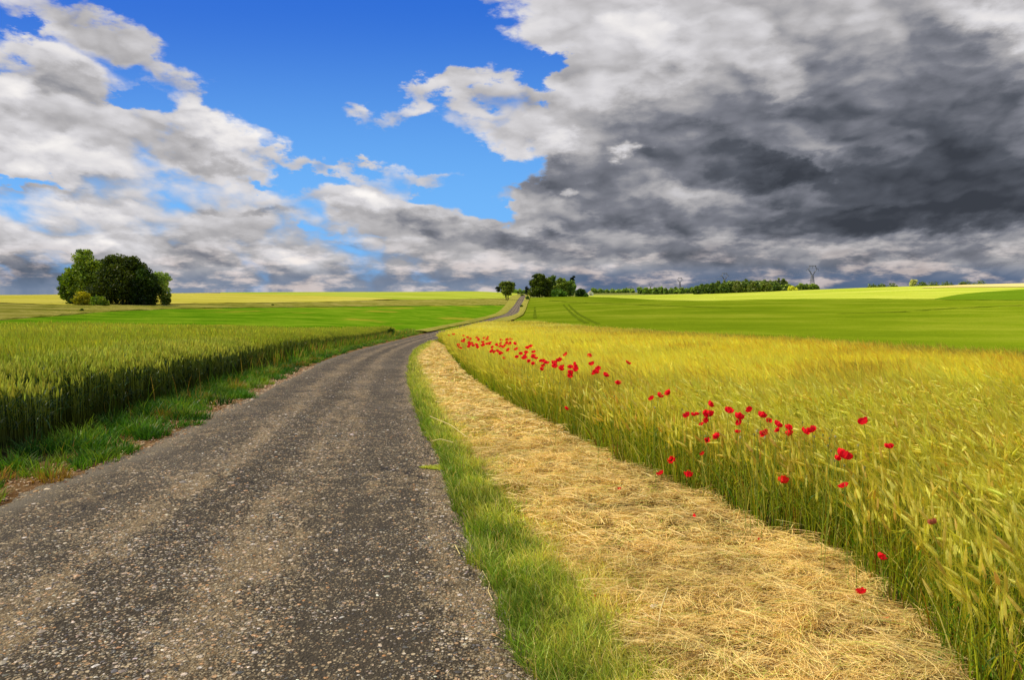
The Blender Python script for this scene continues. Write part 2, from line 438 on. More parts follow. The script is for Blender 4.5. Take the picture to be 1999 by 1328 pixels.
# ------------------------------------------------------------------ ground: one sheet to the horizon
yy = np.concatenate([np.linspace(-80, -4, 20), np.linspace(-3, 12, 40)[:-1], np.exp(np.linspace(math.log(12), math.log(12000), 330))])
tt = np.linspace(-2.4, 2.4, 300)
YY, TT = np.meshgrid(yy, tt, indexing='ij')
XX = TT * (np.abs(YY) + 14)
def gz_(X, Y):
    return zt(X, Y)
ZZ = gz_(XX, YY)
n0, n1_ = YY.shape
idx = np.arange(n0 * n1_).reshape(n0, n1_)
Q = np.stack([idx[:-1, :-1], idx[:-1, 1:], idx[1:, 1:], idx[1:, :-1]], -1).reshape(-1, 4)
m_ground = groundmat('pale_meadow', [(0.0, (.12, .15, .03)), (.5, (.20, .22, .05)), (1.0, (.30, .29, .09))], 0.35, .4, 6)
g_o = link('ground', npmesh('ground', np.stack([XX, YY, ZZ - 0.02], -1).reshape(-1, 3), Q, None, m_ground, smooth=True))
tag(g_o, kind='structure')

def patch(name, ts, yn, yf, off, mat, ny=40, skirt=0.0, col=None, wav=0.0):
    """a field sheet over the land between two boundaries Yn(t) and Yf(t)"""
    ts = np.asarray(ts); yn = np.asarray(yn, float); yf = np.maximum(np.asarray(yf, float), yn * 1.002)
    s = np.linspace(0, 1, ny)[:, None]
    Y = np.exp(np.log(yn)[None] * (1 - s) + np.log(yf)[None] * s); X = ts[None] * Y
    Z = zt(X, Y) + off + (wav * fld(X, Y, 9.0, 3) if wav else 0)
    if skirt:
        Y = np.vstack([Y[:1] - .02, Y, Y[-1:] + .02]); X = np.vstack([X[:1], X, X[-1:]]); Z = np.vstack([Z[:1] - skirt, Z, Z[-1:] - skirt])
        Y = np.hstack([Y[:, :1], Y, Y[:, -1:]]); X = np.hstack([X[:, :1] - .02, X, X[:, -1:] + .02]); Z = np.hstack([Z[:, :1] - skirt, Z, Z[:, -1:] - skirt])
    a, b = Y.shape; ix = np.arange(a * b).reshape(a, b)
    q_ = np.stack([ix[:-1, :-1], ix[:-1, 1:], ix[1:, 1:], ix[1:, :-1]], -1).reshape(-1, 4)
    return link(name, npmesh(name, np.stack([X, Y, Z], -1).reshape(-1, 3), q_, None, mat, col, smooth=True))
def pxpatch(name, near, far, off, mat, nu=80, last=1500, **k):
    """boundaries given along photo columns: near / far = [(u, v), ...]"""
    us = np.linspace(max(near[0][0], far[0][0]), min(near[-1][0], far[-1][0]), nu)
    n_ = np.interp(us, *zip(*near)); f_ = np.interp(us, *zip(*far))
    yn = [hit(u, v, off, last=last)[1] for u, v in zip(us, n_)]; yf = [hit(u, v, off, last=last)[1] for u, v in zip(us, f_)]
    yf = [max(a, b) for a, b in zip(yn, yf)]
    yf = np.array(yf); yn = np.array(yn)
    return patch(name, [pdir(u, 572)[0] for u in us], yn, yf, off, mat, **k)

def struct(o): return tag(o, kind='structure')
def sg(*c): return s2l(*c)
# far fields by crop; the olive one has cloud shade put into its colour
lime = groundmat('spring_crop', [(0, sg(150, 172, 40)), (.5, sg(180, 192, 62)), (1, sg(204, 208, 92))], .02, .5, 1.2, (.6, 1.2, 1), bdist=.4)
yel = groundmat('ripening_crop', [(0, sg(176, 170, 52)), (.5, sg(205, 196, 74)), (1, sg(222, 212, 104))], .03, .5, 1.5, (.7, 1.2, 1), bdist=.3)
grn = groundmat('bright_green_crop', [(0, sg(78, 124, 14)), (.5, sg(110, 152, 22)), (1, sg(148, 172, 40))], .16, 1.0, 2.2, (.8, 1, 1), spots=(.05, .58, sg(176, 164, 50), .7), bdist=.25)
olive = groundmat('cloud_shaded_crop', [(0, sg(94, 118, 16)), (.5, sg(116, 136, 22)), (1, sg(148, 156, 44))], .035, 1.0, 1.6, (.7, 1.1, 1), bdist=.25)
dgrn = groundmat('dark_green_crop', [(0, sg(88, 120, 16)), (1, sg(112, 140, 28))], .05, .6, 1.5, (.4, 1.3, 1), bdist=.3)
rough = groundmat('dry_rough_grass', [(0, sg(100, 110, 26)), (.45, sg(150, 148, 58)), (.8, sg(178, 168, 84)), (1, sg(160, 140, 90))], .10, 1.0, 1.3, (.5, 1.4, 1), bdist=.4)
tan = groundmat('tan_stubble', [(0, sg(205, 186, 108)), (1, sg(228, 208, 140))], .05, .4, 1.0)

LU = -700
struct(pxpatch('green_field', [(LU, 650), (0, 646), (500, 650), (700, 655), (780, 652), (880, 643), (930, 630), (994, 614)],
        [(LU, 628), (0, 622), (100, 615), (200, 607), (330, 601), (500, 599), (800, 596), (994, 594)], .12, grn, wav=.05))
struct(pxpatch('rough_grass_bank', [(LU, 629), (0, 623), (100, 616), (200, 608), (330, 602), (500, 600), (800, 597), (1006, 595)],
        [(LU, 592), (0, 590), (120, 594), (340, 592), (500, 590), (700, 587), (850, 584), (1006, 581)], .25, rough, skirt=.3, wav=.12))
struct(pxpatch('yellow_field', [(LU, 593), (0, 591), (120, 595), (340, 593), (500, 591), (650, 589), (765, 584)],
        [(LU, 577), (0, 576), (120, 575), (400, 572), (450, 573), (600, 577), (700, 580.5), (765, 583)], .35, yel, last=520))
struct(pxpatch('light_green_field', [(430, 575), (600, 578), (765, 585), (850, 585), (960, 583), (985, 583), (1010, 582)],
        [(430, 568), (765, 564), (1010, 564)], .30, lime, last=900))
struct(pxpatch('olive_field', [(1003, 625), (1013, 625), (1060, 642), (1250, 660), (1500, 680), (1800, 695), (2700, 720)],
        [(1003, 581), (1034, 581), (1120, 579), (1180, 580), (1290, 586), (1380, 587.5), (1500, 584.5), (1700, 583.5), (1830, 584.5), (1999, 585), (2700, 590)], .30, olive, skirt=.3, wav=.06, ny=70, nu=140))
struct(pxpatch('lime_field', [(1140, 582), (1180, 582), (1290, 587), (1380, 588), (1500, 585.5), (1700, 584.5), (1840, 584), (1900, 575), (1999, 568), (2700, 560)],
        [(1140, 566), (1300, 560), (1500, 558), (1600, 556), (1700, 552), (1800, 548), (1999, 545), (2700, 540)], .20, lime, last=820, ny=60))
struct(pxpatch('dark_green_field', [(1825, 585), (1900, 585.5), (1999, 586), (2700, 591)],
        [(1825, 583.5), (1870, 575), (1920, 570), (1999, 565), (2700, 560)], .42, dgrn, last=700))
struct(pxpatch('tan_field', [(1800, 562), (1850, 561), (1999, 560), (2700, 558)], [(1800, 561), (1850, 558), (1999, 545), (2700, 540)], .55, tan, last=800))

# tractor tracks pressed into the olive field
m_track = groundmat('pressed_crop', [(0, sg(78, 96, 16)), (1, sg(106, 124, 24))], .5, .5, 4)
def track(pts, w, off=.345):
    p = np.array([hit(u, v, .3) for (u, v) in pts])
    s = np.linspace(0, len(p) - 1, len(p) * 8)
    x = np.interp(s, range(len(p)), p[:, 0]); y = np.interp(s, range(len(p)), p[:, 1])
    d = np.stack([np.gradient(x), np.gradient(y)], -1); d /= np.linalg.norm(d, axis=1)[:, None]
    nrm = np.stack([-d[:, 1], d[:, 0]], -1); ww = w * (1 + .25 * fld(x, y, 7))[:, None] / 2
    a = np.stack([x, y], -1) - nrm * ww; b = np.stack([x, y], -1) + nrm * ww
    v = np.stack([a, b], 1).reshape(-1, 2); z = zt(v[:, 0], v[:, 1]) + off + .06 * fld(v[:, 0], v[:, 1], 9.0, 3)
    n = len(x); i = np.arange(n - 1) * 2
    struct(link('tractor_track', npmesh('tractor_track', np.column_stack([v, z]), np.stack([i, i + 1, i + 3, i + 2], -1), None, m_track, smooth=True)))
track([(1100, 595), (1106, 602), (1116, 612), (1128, 622), (1145, 632)], .8)
track([(1110, 595), (1118, 604), (1130, 614), (1148, 624), (1168, 633)], .8)
track([(1075, 587), (1110, 590), (1160, 592), (1230, 594.5), (1320, 598), (1420, 601.5)], 3.2)
track([(1044, 600), (1044, 612), (1044, 622)], .7)
track([(1640, 613), (1760, 609), (1860, 602), (1999, 596)], 2.0)

# ------------------------------------------------------------------ road
def strip(name, Ys, xl, xr, off, mat, nx=16, crown=0.0, rag=0.0, rise=0.0):
    s = np.linspace(0, 1, nx)
    X = xl[:, None] * (1 - s) + xr[:, None] * s; Y = np.repeat(Ys[:, None], nx, 1)
    if rag:
        e = rag * (fld(0 * Ys, Ys, 1.1, 2) * .6 + fld(0 * Ys, Ys, .35, 4) * .4); X[:, -1] += e; X[:, 0] -= rag * 1.6 * (fld(0 * Ys, Ys, 1.7, 5) * .6 + fld(0 * Ys, Ys, .4, 1) * .4)
    Z = zt(X, Y) + off + crown * (1 - (2 * s - 1) ** 2)[None] + (rise * np.clip(Ys - 70, 0, 110))[:, None]
    a, b = X.shape; ix = np.arange(a * b).reshape(a, b)
    q_ = np.stack([ix[:-1, :-1], ix[:-1, 1:], ix[1:, 1:], ix[1:, :-1]], -1).reshape(-1, 4)
    uv = np.stack([np.repeat(s[None], a, 0), Y], -1).reshape(-1, 2)
    return link(name, npmesh(name, np.stack([X, Y, Z], -1).reshape(-1, 3), q_, None, mat, None, True, uv))
m_road, nt, o = newmat('worn_chipped_asphalt')
p = geo_pos(nt)
uvn = nt.nodes.new('ShaderNodeUVMap'); uvn.uv_map = 'UVMap'
cr, al, _ = sep(nt, V(nt, uvn.outputs[0]))
def voro(nt, vec, scale, feat='F1', rnd=1.0):
    n = nt.nodes.new('ShaderNodeTexVoronoi'); n.feature = feat
    nt.links.new(vec.k, n.inputs['Vector']); n.inputs['Scale'].default_value = scale; n.inputs['Randomness'].default_value = rnd
    return V(nt, n.outputs['Distance']), V(nt, n.outputs['Color'])
big = noise(nt, p, 1.3, 5, .6)[0]; med = noise(nt, p, 7, 4, .6)[0]; fine = noise(nt, p, 60, 3, .6)[0]
crw = cr + (big - .5) * .16
tr = crw.ss(.08, .16) * crw.ss(.32, .22) + crw.ss(.66, .76) * crw.ss(.94, .86)           # the two smooth wheel tracks
mid = crw.ss(.24, .34) * crw.ss(.46, .38) + crw.ss(.52, .60) * crw.ss(.74, .64) + crw.ss(.88, .96)   # stony ridges beside them
strk = noise(nt, xyz(nt, cr * 9.0, al * .55, 2.0), 1.0, 5, .65)[0]                        # streaks drawn out along the road
oil = crw.ss(.38, .46) * crw.ss(.60, .50) * strk.ss(.3, .55)
ledge = crw.ss(.13, .02)
d1, c1 = voro(nt, p, 46); d2, c2 = voro(nt, p, 85); d3, c3 = voro(nt, p, 21)
r1_, g1_, b1_ = sep(nt, c1); r2_, g2_, b2_ = sep(nt, c2); r3_, g3_, b3_ = sep(nt, c3)
dens_ = mid * .16 - tr * .14 - oil * .22 + (strk - .5) * .50 + (big - .5) * .60 + (med - .5) * 1.0 - ledge * .30
s1 = (r1_ + dens_).ss(.60, .72) * d1.ss(.62, .40)
s2 = (r2_ + dens_).ss(.50, .64) * d2.ss(.70, .45)
s3 = (r3_ + dens_ * .6).ss(.84, .92) * d3.ss(.40, .28)
basec = ramp(nt, fine * .6 + med * .4, [(.25, (.012, .009, .004)), (.5, (.038, .028, .013)), (.8, (.092, .068, .032))])
basec = mixc(nt, tr * .30, basec, (.058, .050, .036)); basec = mixc(nt, oil * .40, basec, (.022, .018, .010))
basec = mixc(nt, (strk + mid * .12 + (med - .5) * .5).ss(.56, .74) * .65, basec, (.22, .155, .070))
basec = mixc(nt, ledge * .7, basec, (.15, .13, .09))
stone = ramp(nt, g1_, [(0, (.10, .085, .055)), (.3, (.22, .175, .10)), (.6, (.36, .28, .155)), (.8, (.50, .41, .26)), (.93, (.40, .20, .07)), (1, (.66, .60, .46))])
stone2 = ramp(nt, g2_, [(0, (.11, .092, .06)), (.4, (.21, .17, .10)), (.8, (.37, .31, .19)), (1, (.34, .19, .08))])
c = mixc(nt, s2 * .75, basec, stone2); c = mixc(nt, s1 * .9, c, stone); c = mixc(nt, s3, c, ramp(nt, g3_, [(0, (.5, .44, .34)), (.6, (.42, .26, .12)), (1, (.66, .62, .55))]))
ck = nt.nodes.new('ShaderNodeTexVoronoi'); ck.feature = 'DISTANCE_TO_EDGE'; ck.inputs['Scale'].default_value = .75
nt.links.new(vadd(nt, p, vadd(nt, noise(nt, p, 3.0, 4, .7)[1], (.5, .5, 0), 'MULTIPLY')).k, ck.inputs['Vector'])
crack = V(nt, ck.outputs['Distance']).ss(.010, .003) * noise(nt, p, .6, 2)[0].ss(.52, .60)
c = mixc(nt, crack * .8, c, (.012, .010, .007))
# sun-bleached far stretch of the surface keeps its own grey: broad pale patches
c = mixc(nt, noise(nt, p, .35, 4, .6)[0].ss(.5, .75) * .25, c, (.20, .17, .13))
bs = nt.nodes.new('ShaderNodeBsdfPrincipled'); put(nt, bs.inputs['Base Color'], c)
bs.inputs['Roughness'].default_value = .85; bs.inputs['Specular IOR Level'].default_value = .25
bp = nt.nodes.new('ShaderNodeBump'); bp.inputs['Strength'].default_value = 1.0; bp.inputs['Distance'].default_value = .012
hgt = crack * -1.5 + s1 * .5 + s2 * .3 + fine * .5 + d2 * -.6 + (d1 * -.4) + s3
put(nt, bp.inputs['Height'], hgt); nt.links.new(bp.outputs[0], bs.inputs['Normal'])
nt.links.new(bs.outputs[0], o.inputs[0])
YR = np.concatenate([np.linspace(-14, 2, 60)[:-1], np.linspace(2, 14, 500)[:-1], np.exp(np.linspace(math.log(14), math.log(600), 500))])
struct(strip('road', YR, xof(ROADL, YR), xof(ROADR, YR), .012, m_road, 24, .02, .05, .0042))
m_hv = groundmat('pale_verge_grass', [(0, sg(130, 136, 44)), (.5, sg(172, 168, 72)), (1, sg(198, 188, 98))], .5, 1.0, 4, bdist=.3)
Yv = np.exp(np.linspace(math.log(78), math.log(600), 240))
struct(strip('hill_verge', Yv, xof(ROADR, Yv) + .02, np.interp(Yv, [78, 105, 130, 190, 350, 480, 600], [-5.6, -2.2, .6, 3.0, 7.5, 12, 15]), .20, m_hv, 10, .1, 0, .0032))
struct(strip('hill_verge', Yv, np.interp(Yv, [78, 95, 115, 150, 190, 260, 350, 430, 520, 600], [-11.2, -9.8, -8.0, -5.6, -4.2, -3.6, -2.8, -2, -1, 2]), xof(ROADL, Yv) - .02, .16, m_hv, 10, .1, 0, .0032))

# ------------------------------------------------------------------ lines that bound the roadside growth
BEDGE = curve([(1862, 1328), (1826, 1270), (1776, 1208), (1695, 1152), (1625, 1088), (1483, 1034), (1398, 988), (1300, 950), (1235, 920), (1170, 888), (1100, 848),
               (1040, 818), (960, 772), (910, 732), (885, 703), (872, 683), (874, 668)], pre=[(2.4, -3), (2.2, 0), (2.0, 2.4)])
HEDGE = curve([(1310, 1328), (1192, 1180), (1085, 1060), (985, 940), (918, 860), (870, 790), (838, 730), (822, 705), (838, 682), (862, 668)], pre=[(1.3, 0), (.75, 2.2)])
def bedge(Y):   # hay / barley line, then the road's own verge beyond the bend
    Y = np.asarray(Y, float)
    a = xof(BEDGE, Y); b = xof(ROADR, Y) + 0.7
    w = np.clip((Y - BEDGE[-1, 1] * .8) / (BEDGE[-1, 1] * .2), 0, 1)
    return a * (1 - w) + b * w
def hedge(Y):
    Y = np.asarray(Y, float); r = xof(ROADR, Y)
    a = np.maximum(xof(HEDGE, Y), r + .25); w = np.clip((Y - HEDGE[-1, 1] * .8) / (HEDGE[-1, 1] * .2), 0, 1)
    return a * (1 - w) + (r + .3) * w
WEDGE = curve([(-300, 940), (0, 898), (80, 870), (168, 842), (271, 803), (361, 771), (450, 743), (560, 710), (650, 686), (740, 663), (795, 651)], pre=[(-5.9, 0), (-5.9, 5)])
SEDGE = curve([(-200, 1020), (0, 960), (100, 926), (240, 880), (420, 796), (540, 736), (620, 704), (700, 679), (780, 661), (860, 644)], pre=[(-4.6, 0), (-4.9, 4)])
def wedge(Y): return np.minimum(xof(WEDGE, Y), xof(ROADL, Y) - 1.2)
def sedge(Y): return np.minimum(xof(SEDGE, Y), xof(ROADL, Y) - .15)
BACKR = np.array([(13.6, -5), (13.6, 19), (14, 26), (12.8, 35), (11.6, 65), (3.5, 104)])      # far-right edge of the barley
def backr(Y): return np.interp(Y, BACKR[:, 1], BACKR[:, 0])
def wback(X, Y):  # far end of the wheat
    return np.interp(X / np.maximum(Y, 1), [-.9, -.714, -.43, -.286, -.17], [29, 34, 42, 55, 70])

# soil under the crops and along the left of the road
m_soil = groundmat('red_brown_soil', [(0, (.10, .05, .02)), (.45, (.22, .125, .05)), (.8, (.34, .22, .10)), (1, (.42, .33, .18))], 2.2, 1.0, 40, bdist=.03)
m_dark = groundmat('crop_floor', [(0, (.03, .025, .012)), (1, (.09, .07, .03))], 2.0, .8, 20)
Yn = np.concatenate([np.linspace(0, 14, 200)[:-1], np.exp(np.linspace(math.log(14), math.log(104), 160))])
Ys_ = Yn[Yn < 85]
struct(strip('soil_verge', Ys_, sedge(Ys_) - .45, xof(ROADL, Ys_) + .12, .006, m_soil, 8))
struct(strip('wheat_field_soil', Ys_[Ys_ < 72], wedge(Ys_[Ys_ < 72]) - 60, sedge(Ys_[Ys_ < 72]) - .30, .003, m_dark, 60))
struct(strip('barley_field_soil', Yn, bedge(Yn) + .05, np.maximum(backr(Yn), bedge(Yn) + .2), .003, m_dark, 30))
m_straw_g = groundmat('mown_straw_bed', [(0, (.07, .035, .012)), (.4, (.20, .12, .04)), (.75, (.40, .29, .11)), (1, (.52, .42, .18))], 3.0, 1.0, 45, bdist=.04)
Yh = Yn[Yn < 60]
struct(strip('hay_strip', Yh, hedge(Yh) - .12, np.maximum(bedge(Yh) + .1, hedge(Yh)), .008, m_straw_g, 14, .03))
m_vg = groundmat('verge_turf', [(0, (.07, .09, .015)), (.6, (.16, .19, .03)), (1, (.30, .30, .08))], 3.0, 1.0, 30, bdist=.03)
struct(strip('grass_verge', Yn, xof(ROADR, Yn) - .04, hedge(Yn), .009, m_vg, 8))

def sample(n, y0, y1, xl, xr, pw=0.0):
    """n points between xl(Y) and xr(Y); even per square metre"""
    Y = rng.uniform(y0, y1, int(n * 2.5)); L, Rr = xl(Y), xr(Y); wd = np.maximum(Rr - L, 0)
    k = rng.uniform(0, wd.max(), len(Y)) < wd
    Y, L, Rr = Y[k][:n], L[k][:n], Rr[k][:n]
    X = rng.uniform(0, 1, len(Y)) * (Rr - L) + L
    return X, Y
def area(y0, y1, xl, xr):
    Y = np.linspace(y0, y1, 200); return float(np.mean(np.maximum(xr(Y) - xl(Y), 0)) * (y1 - y0))
def fan_tris(acc, root, dirs, length, w, c):
    """thin triangles (awns) from root along dirs"""
    n = len(root); s = np.cross(dirs, np.array([0, 1.0, 0.0])[None] + rng.normal(0, .3, (n, 3))); s /= np.linalg.norm(s, axis=1)[:, None] + 1e-9
    a = root - s * np.reshape(w, (-1, 1)) / 2; b = root + s * np.reshape(w, (-1, 1)) / 2; t_ = root + dirs * np.reshape(length, (-1, 1))
    acc.add(np.stack([a, b, t_], 1).reshape(-1, 3), None, np.arange(n * 3).reshape(-1, 3), np.repeat(c, 3, 0))
def spindle(acc, root, dirs, length, w, c):
    """plump ear: four-sided, three rings"""
    n = len(root); up = np.tile([0.1, 1.0, 0.2], (n, 1)); a = np.cross(dirs, up); a /= np.linalg.norm(a, axis=1)[:, None] + 1e-9; b = np.cross(dirs, a)
    rings = []
    for f, k in ((0, .35), (.25, 1.0), (.65, .85), (1, .15)):
        cpt = root + dirs * (length * f)[:, None]
        for q_ in (a + b * .3, b - a * .3, -a - b * .3, a * .3 - b): rings.append(cpt + q_ * (w * .5 * k)[:, None])
    v = np.stack(rings, 1).reshape(-1, 3); f_ = []
    for r in range(3):
        for k in range(4): f_.append([r * 4 + k, r * 4 + (k + 1) % 4, r * 4 + 4 + (k + 1) % 4, r * 4 + 4 + k])
    f_ = np.array(f_); q_ = (np.arange(n) * 16)[:, None, None] + f_[None]
    acc.add(v, q_.reshape(-1, 4), None, np.repeat(c, 16, 0))

# ------------------------------------------------------------------ barley (right)
GOLD = np.array(sg(255, 236, 84)); GOLD2 = np.array(sg(253, 210, 50)); STALK = np.array(sg(170, 176, 40)); GRNL = np.array(sg(64, 112, 20)); RUST = np.array(sg(160, 108, 40))
OLV = np.array(sg(158, 150, 48)); PALE = np.array(sg(244, 236, 128))
m_barley = leafmat('barley_stalks', .52, tint=(1, .97, .65), gloss=.015)
def bar_tone(X, Y):
    """ripeness across the field"""
    n_ = len(X); f = np.clip(.5 + .5 * fld(X, Y, 5.0, 1), 0, 1); g = np.clip(.5 + .7 * fld(X, Y, 16.0, 2), 0, 1)
    c = blend(np.tile(GOLD, (n_, 1)), GOLD2, np.clip(f * .7 + .4 * np.clip((X - 2) / 5, 0, 1), 0, 1))
    c = blend(c, STALK * 1.15, np.clip(.45 * (1 - f), 0, .5))
    c = c * (1 + .24 * fld(X, Y * .6, 3.2, 6) + .14 * fld(X, Y, .9, 1))[:, None]
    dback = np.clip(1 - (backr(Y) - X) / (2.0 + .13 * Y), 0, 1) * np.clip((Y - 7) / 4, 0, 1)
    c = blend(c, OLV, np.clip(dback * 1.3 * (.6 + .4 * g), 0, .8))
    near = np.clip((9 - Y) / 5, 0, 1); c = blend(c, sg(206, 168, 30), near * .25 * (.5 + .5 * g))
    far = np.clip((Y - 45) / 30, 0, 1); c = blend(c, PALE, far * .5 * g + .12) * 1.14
    return c
acc = Acc()
LEAN = np.array([-.80, .10, 0.0])
def barley(X, Y, lvl, grow=1.0):
    n = len(X); base = np.stack([X, Y, zt(X, Y)], -1)
    ed = np.clip((X - bedge(Y)) / 1.1, 0, 1) ** .8                # shorter, greener and more upright at the margin
    hs = (.62 + .06 * fld(X, Y, 2.6, 4) + rng.normal(0, .05, n)) * (1 - (1 - ed) * rng.uniform(0, .50, n))
    tone = cvar(blend(bar_tone(X, Y), sg(206, 204, 70), .5 * (1 - ed)), n, .16, .05)
    lean = LEAN[None] + np.stack([rng.normal(0, .35, n), rng.normal(0, .45, n), np.zeros(n)], -1) + (fld(X, Y, 3.2, 6) * .35)[:, None] * np.array([1, .4, 0])
    hd = lean / (np.linalg.norm(lean, axis=1)[:, None] + 1e-6)
    if lvl == 0: wst = .0045
    elif lvl == 1: wst = .009
    else: wst = .020
    wst = wst * grow
    stc = cvar(blend(np.tile(GRNL * .9, (n, 1)), STALK, rng.uniform(0, 1, n)), n, .15); stc2 = blend(tone, STALK, np.full(n, .4))
    K = 4 if lvl == 0 else 3
    bend = np.clip(.06 + .20 * ed + rng.normal(0, .12, n), .02, .7)
    pts = blades(acc, base, hs, bend, hd, wst, stc, stc2, K, tip=.7, side=np.tile([1.0, .25, 0], (n, 1)))
    top = pts[:, -1]
    # ear direction: tipped over towards the lean, some upright, some nodding
    tip_a = np.clip(rng.normal(.35 + .5 * ed, .45, n), .02, 2.2)
    d = hd * np.sin(tip_a)[:, None]; d[:, 2] = np.cos(tip_a)
    L = rng.uniform(.065, .095, n) * (1 if lvl == 0 else 1.15)
    if lvl == 0: spindle(acc, top, d, L * 1.12, rng.uniform(.015, .021, n), np.clip(cvar(blend(tone, PALE, rng.uniform(.2, .9, n)), n, .12) * 1.12, 0, .92))
    else:
        fan_tris(acc, top, d, L * 1.4, .012 * grow * (1 if lvl == 1 else 2.2), tone * .95)
    na = 8 if lvl == 0 else (7 if lvl == 1 else 5)
    for k in range(na):
        dd = d + rng.normal(0, .11, (n, 3)); dd[:, 2] += .03; dd /= np.linalg.norm(dd, axis=1)[:, None]
        root = top + d * (L * rng.uniform(.1, .9))[:, None]
        fan_tris(acc, root, dd, rng.uniform(.11, .20, n) * (1.0 if lvl < 2 else 1.5), (.0024, .0050, .013)[lvl] * grow, np.clip(cvar(tone, n, .18) * (.92 if lvl == 0 else 1.10), 0, .92))
    # flag leaves
    for k in range(2 if lvl < 1 else 1):
        j = np.nonzero(rng.uniform(0, 1, n) < (.8 if lvl == 0 else .5))[0]
        f = rng.uniform(.25, .85, len(j)); b_ = base[j] * (1 - f[:, None]) + pts[j, -1] * f[:, None]
        lc = cvar(blend(np.tile(GRNL, (len(j), 1)), STALK, rng.uniform(0, 1, len(j)) ** 1.2), len(j), .2, .08)
        blades(acc, b_, rng.uniform(.06, .16, len(j)), rng.uniform(.5, 2.0, len(j)), rdir(len(j)), (.009 if lvl == 0 else .014) * grow, lc, lc * 1.15, 4 if lvl == 0 else 3, tip=.1)
fr = lambda Y: np.minimum(backr(Y), .80 * Y + 1.5)
frd = lambda Y: np.maximum(np.minimum(backr(Y), .80 * Y + 1.5), bedge(Y))
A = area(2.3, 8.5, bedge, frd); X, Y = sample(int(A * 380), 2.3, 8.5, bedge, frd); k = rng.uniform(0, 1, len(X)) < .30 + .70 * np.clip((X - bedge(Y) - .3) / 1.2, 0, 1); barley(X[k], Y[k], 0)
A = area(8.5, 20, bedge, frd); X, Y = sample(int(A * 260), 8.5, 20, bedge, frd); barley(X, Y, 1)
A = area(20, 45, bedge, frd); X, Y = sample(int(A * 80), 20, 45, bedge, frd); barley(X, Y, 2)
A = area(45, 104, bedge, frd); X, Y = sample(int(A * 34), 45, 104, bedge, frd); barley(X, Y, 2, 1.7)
# extra stalks and leaves along the open margin facing the hay
mr = lambda Y: bedge(Y) + rng.choice([.35, 1.15], np.shape(Y))
X, Y = sample(12000, 2.3, 12, bedge, mr); barley(X[:1800], Y[:1800], 0)
b0 = np.stack([X, Y, zt(X, Y)], -1); n = len(X)
lc = cvar(blend(np.tile(GRNL, (n, 1)), STALK, rng.uniform(0, 1, n)), n, .28, .10); lc[rng.uniform(0, 1, n) < .12] = PALE * .8
lc[rng.uniform(0, 1, n) < .10] = RUST
blades(acc, b0, rng.uniform(.10, .58, n), rng.uniform(.05, .8, n), rdir(n), rng.uniform(.004, .010, n), lc, lc * 1.2, 4)
X, Y = sample(9000, 12, 60, bedge, lambda Y: bedge(Y) + .6)
b0 = np.stack([X, Y, zt(X, Y)], -1); n = len(X); lc = cvar(blend(np.tile(GRNL, (n, 1)), STALK, rng.uniform(0, 1, n)), n, .25, .10)
blades(acc, b0, rng.uniform(.15, .50, n), rng.uniform(.1, .6, n), rdir(n), rng.uniform(.012, .022, n), lc, lc * 1.2, 3)
# tall dry grass at the field's far margin
for (y0, y1, dn, w_) in ((9, 22, 60, .006), (22, 60, 14, .012)):
    xl = lambda Y: np.maximum(backr(Y) - 2.2 - .03 * Y, bedge(Y)); A = area(y0, y1, xl, frd)
    X, Y = sample(int(A * dn), y0, y1, xl, frd); n = len(X)
    if n:
        b0 = np.stack([X, Y, zt(X, Y)], -1); lc = cvar(blend(np.tile(OLV, (n, 1)), RUST, rng.uniform(0, .6, n)), n, .2)
        blades(acc, b0, rng.uniform(.6, .95, n), rng.uniform(.05, .4, n), rdir(n), w_, lc, lc * 1.1, 3)
tag(link('barley_crop', acc.mesh('barley_crop', m_barley)), 'golden ripening bearded barley filling the field right of the hay strip', 'barley', kind='stuff')

def canopy(name, mat, xs, ys, inside, h, col, amp):
    XX, YY = xs, ys
    Z = zt(XX, YY) + h + amp * (fld(XX, YY, 1.6, 1) * .5 + fld(XX, YY, .5, 2) * .35 + rng.normal(0, .4, XX.shape) * .5)
    a, b = XX.shape; ix = np.arange(a * b).reshape(a, b)
    q_ = np.stack([ix[:-1, :-1], ix[:-1, 1:], ix[1:, 1:], ix[1:, :-1]], -1).reshape(-1, 4)
    return link(name, npmesh(name, np.stack([XX, YY, Z], -1).reshape(-1, 3), q_, None, mat, col(XX.ravel(), YY.ravel()), True))
m_can, nt, o = newmat('crop_canopy')
p = geo_pos(nt); f = noise(nt, p, 9, 5, .7)[0]
bs = nt.nodes.new('ShaderNodeBsdfDiffuse'); put(nt, bs.inputs[0], mixc(nt, 1.0, attr(nt), mixc(nt, f.ss(.3, .7), (.62, .62, .5), (1.15, 1.15, 1.1)), 'MULTIPLY'))
bp = nt.nodes.new('ShaderNodeBump'); bp.inputs['Strength'].default_value = 1; bp.inputs['Distance'].default_value = .15
put(nt, bp.inputs['Height'], f); nt.links.new(bp.outputs[0], bs.inputs['Normal']); nt.links.new(bs.outputs[0], o.inputs[0])
ys = np.exp(np.linspace(math.log(9), math.log(103.5), 420)); s = np.linspace(0, 1, 150)
L_ = bedge(ys) + .35; R_ = np.maximum(np.minimum(backr(ys) - .3, ys * .85 + 2), L_ + .01)
XX = L_[:, None] * (1 - s) + R_[:, None] * s; YY = np.repeat(ys[:, None], 150, 1)
tag(canopy('barley_canopy', m_can, XX, YY, None, .47, lambda x, y: bar_tone(x, y) * .8, .05), 'dense mass of barley ears below the bearded tips', 'barley', kind='stuff')

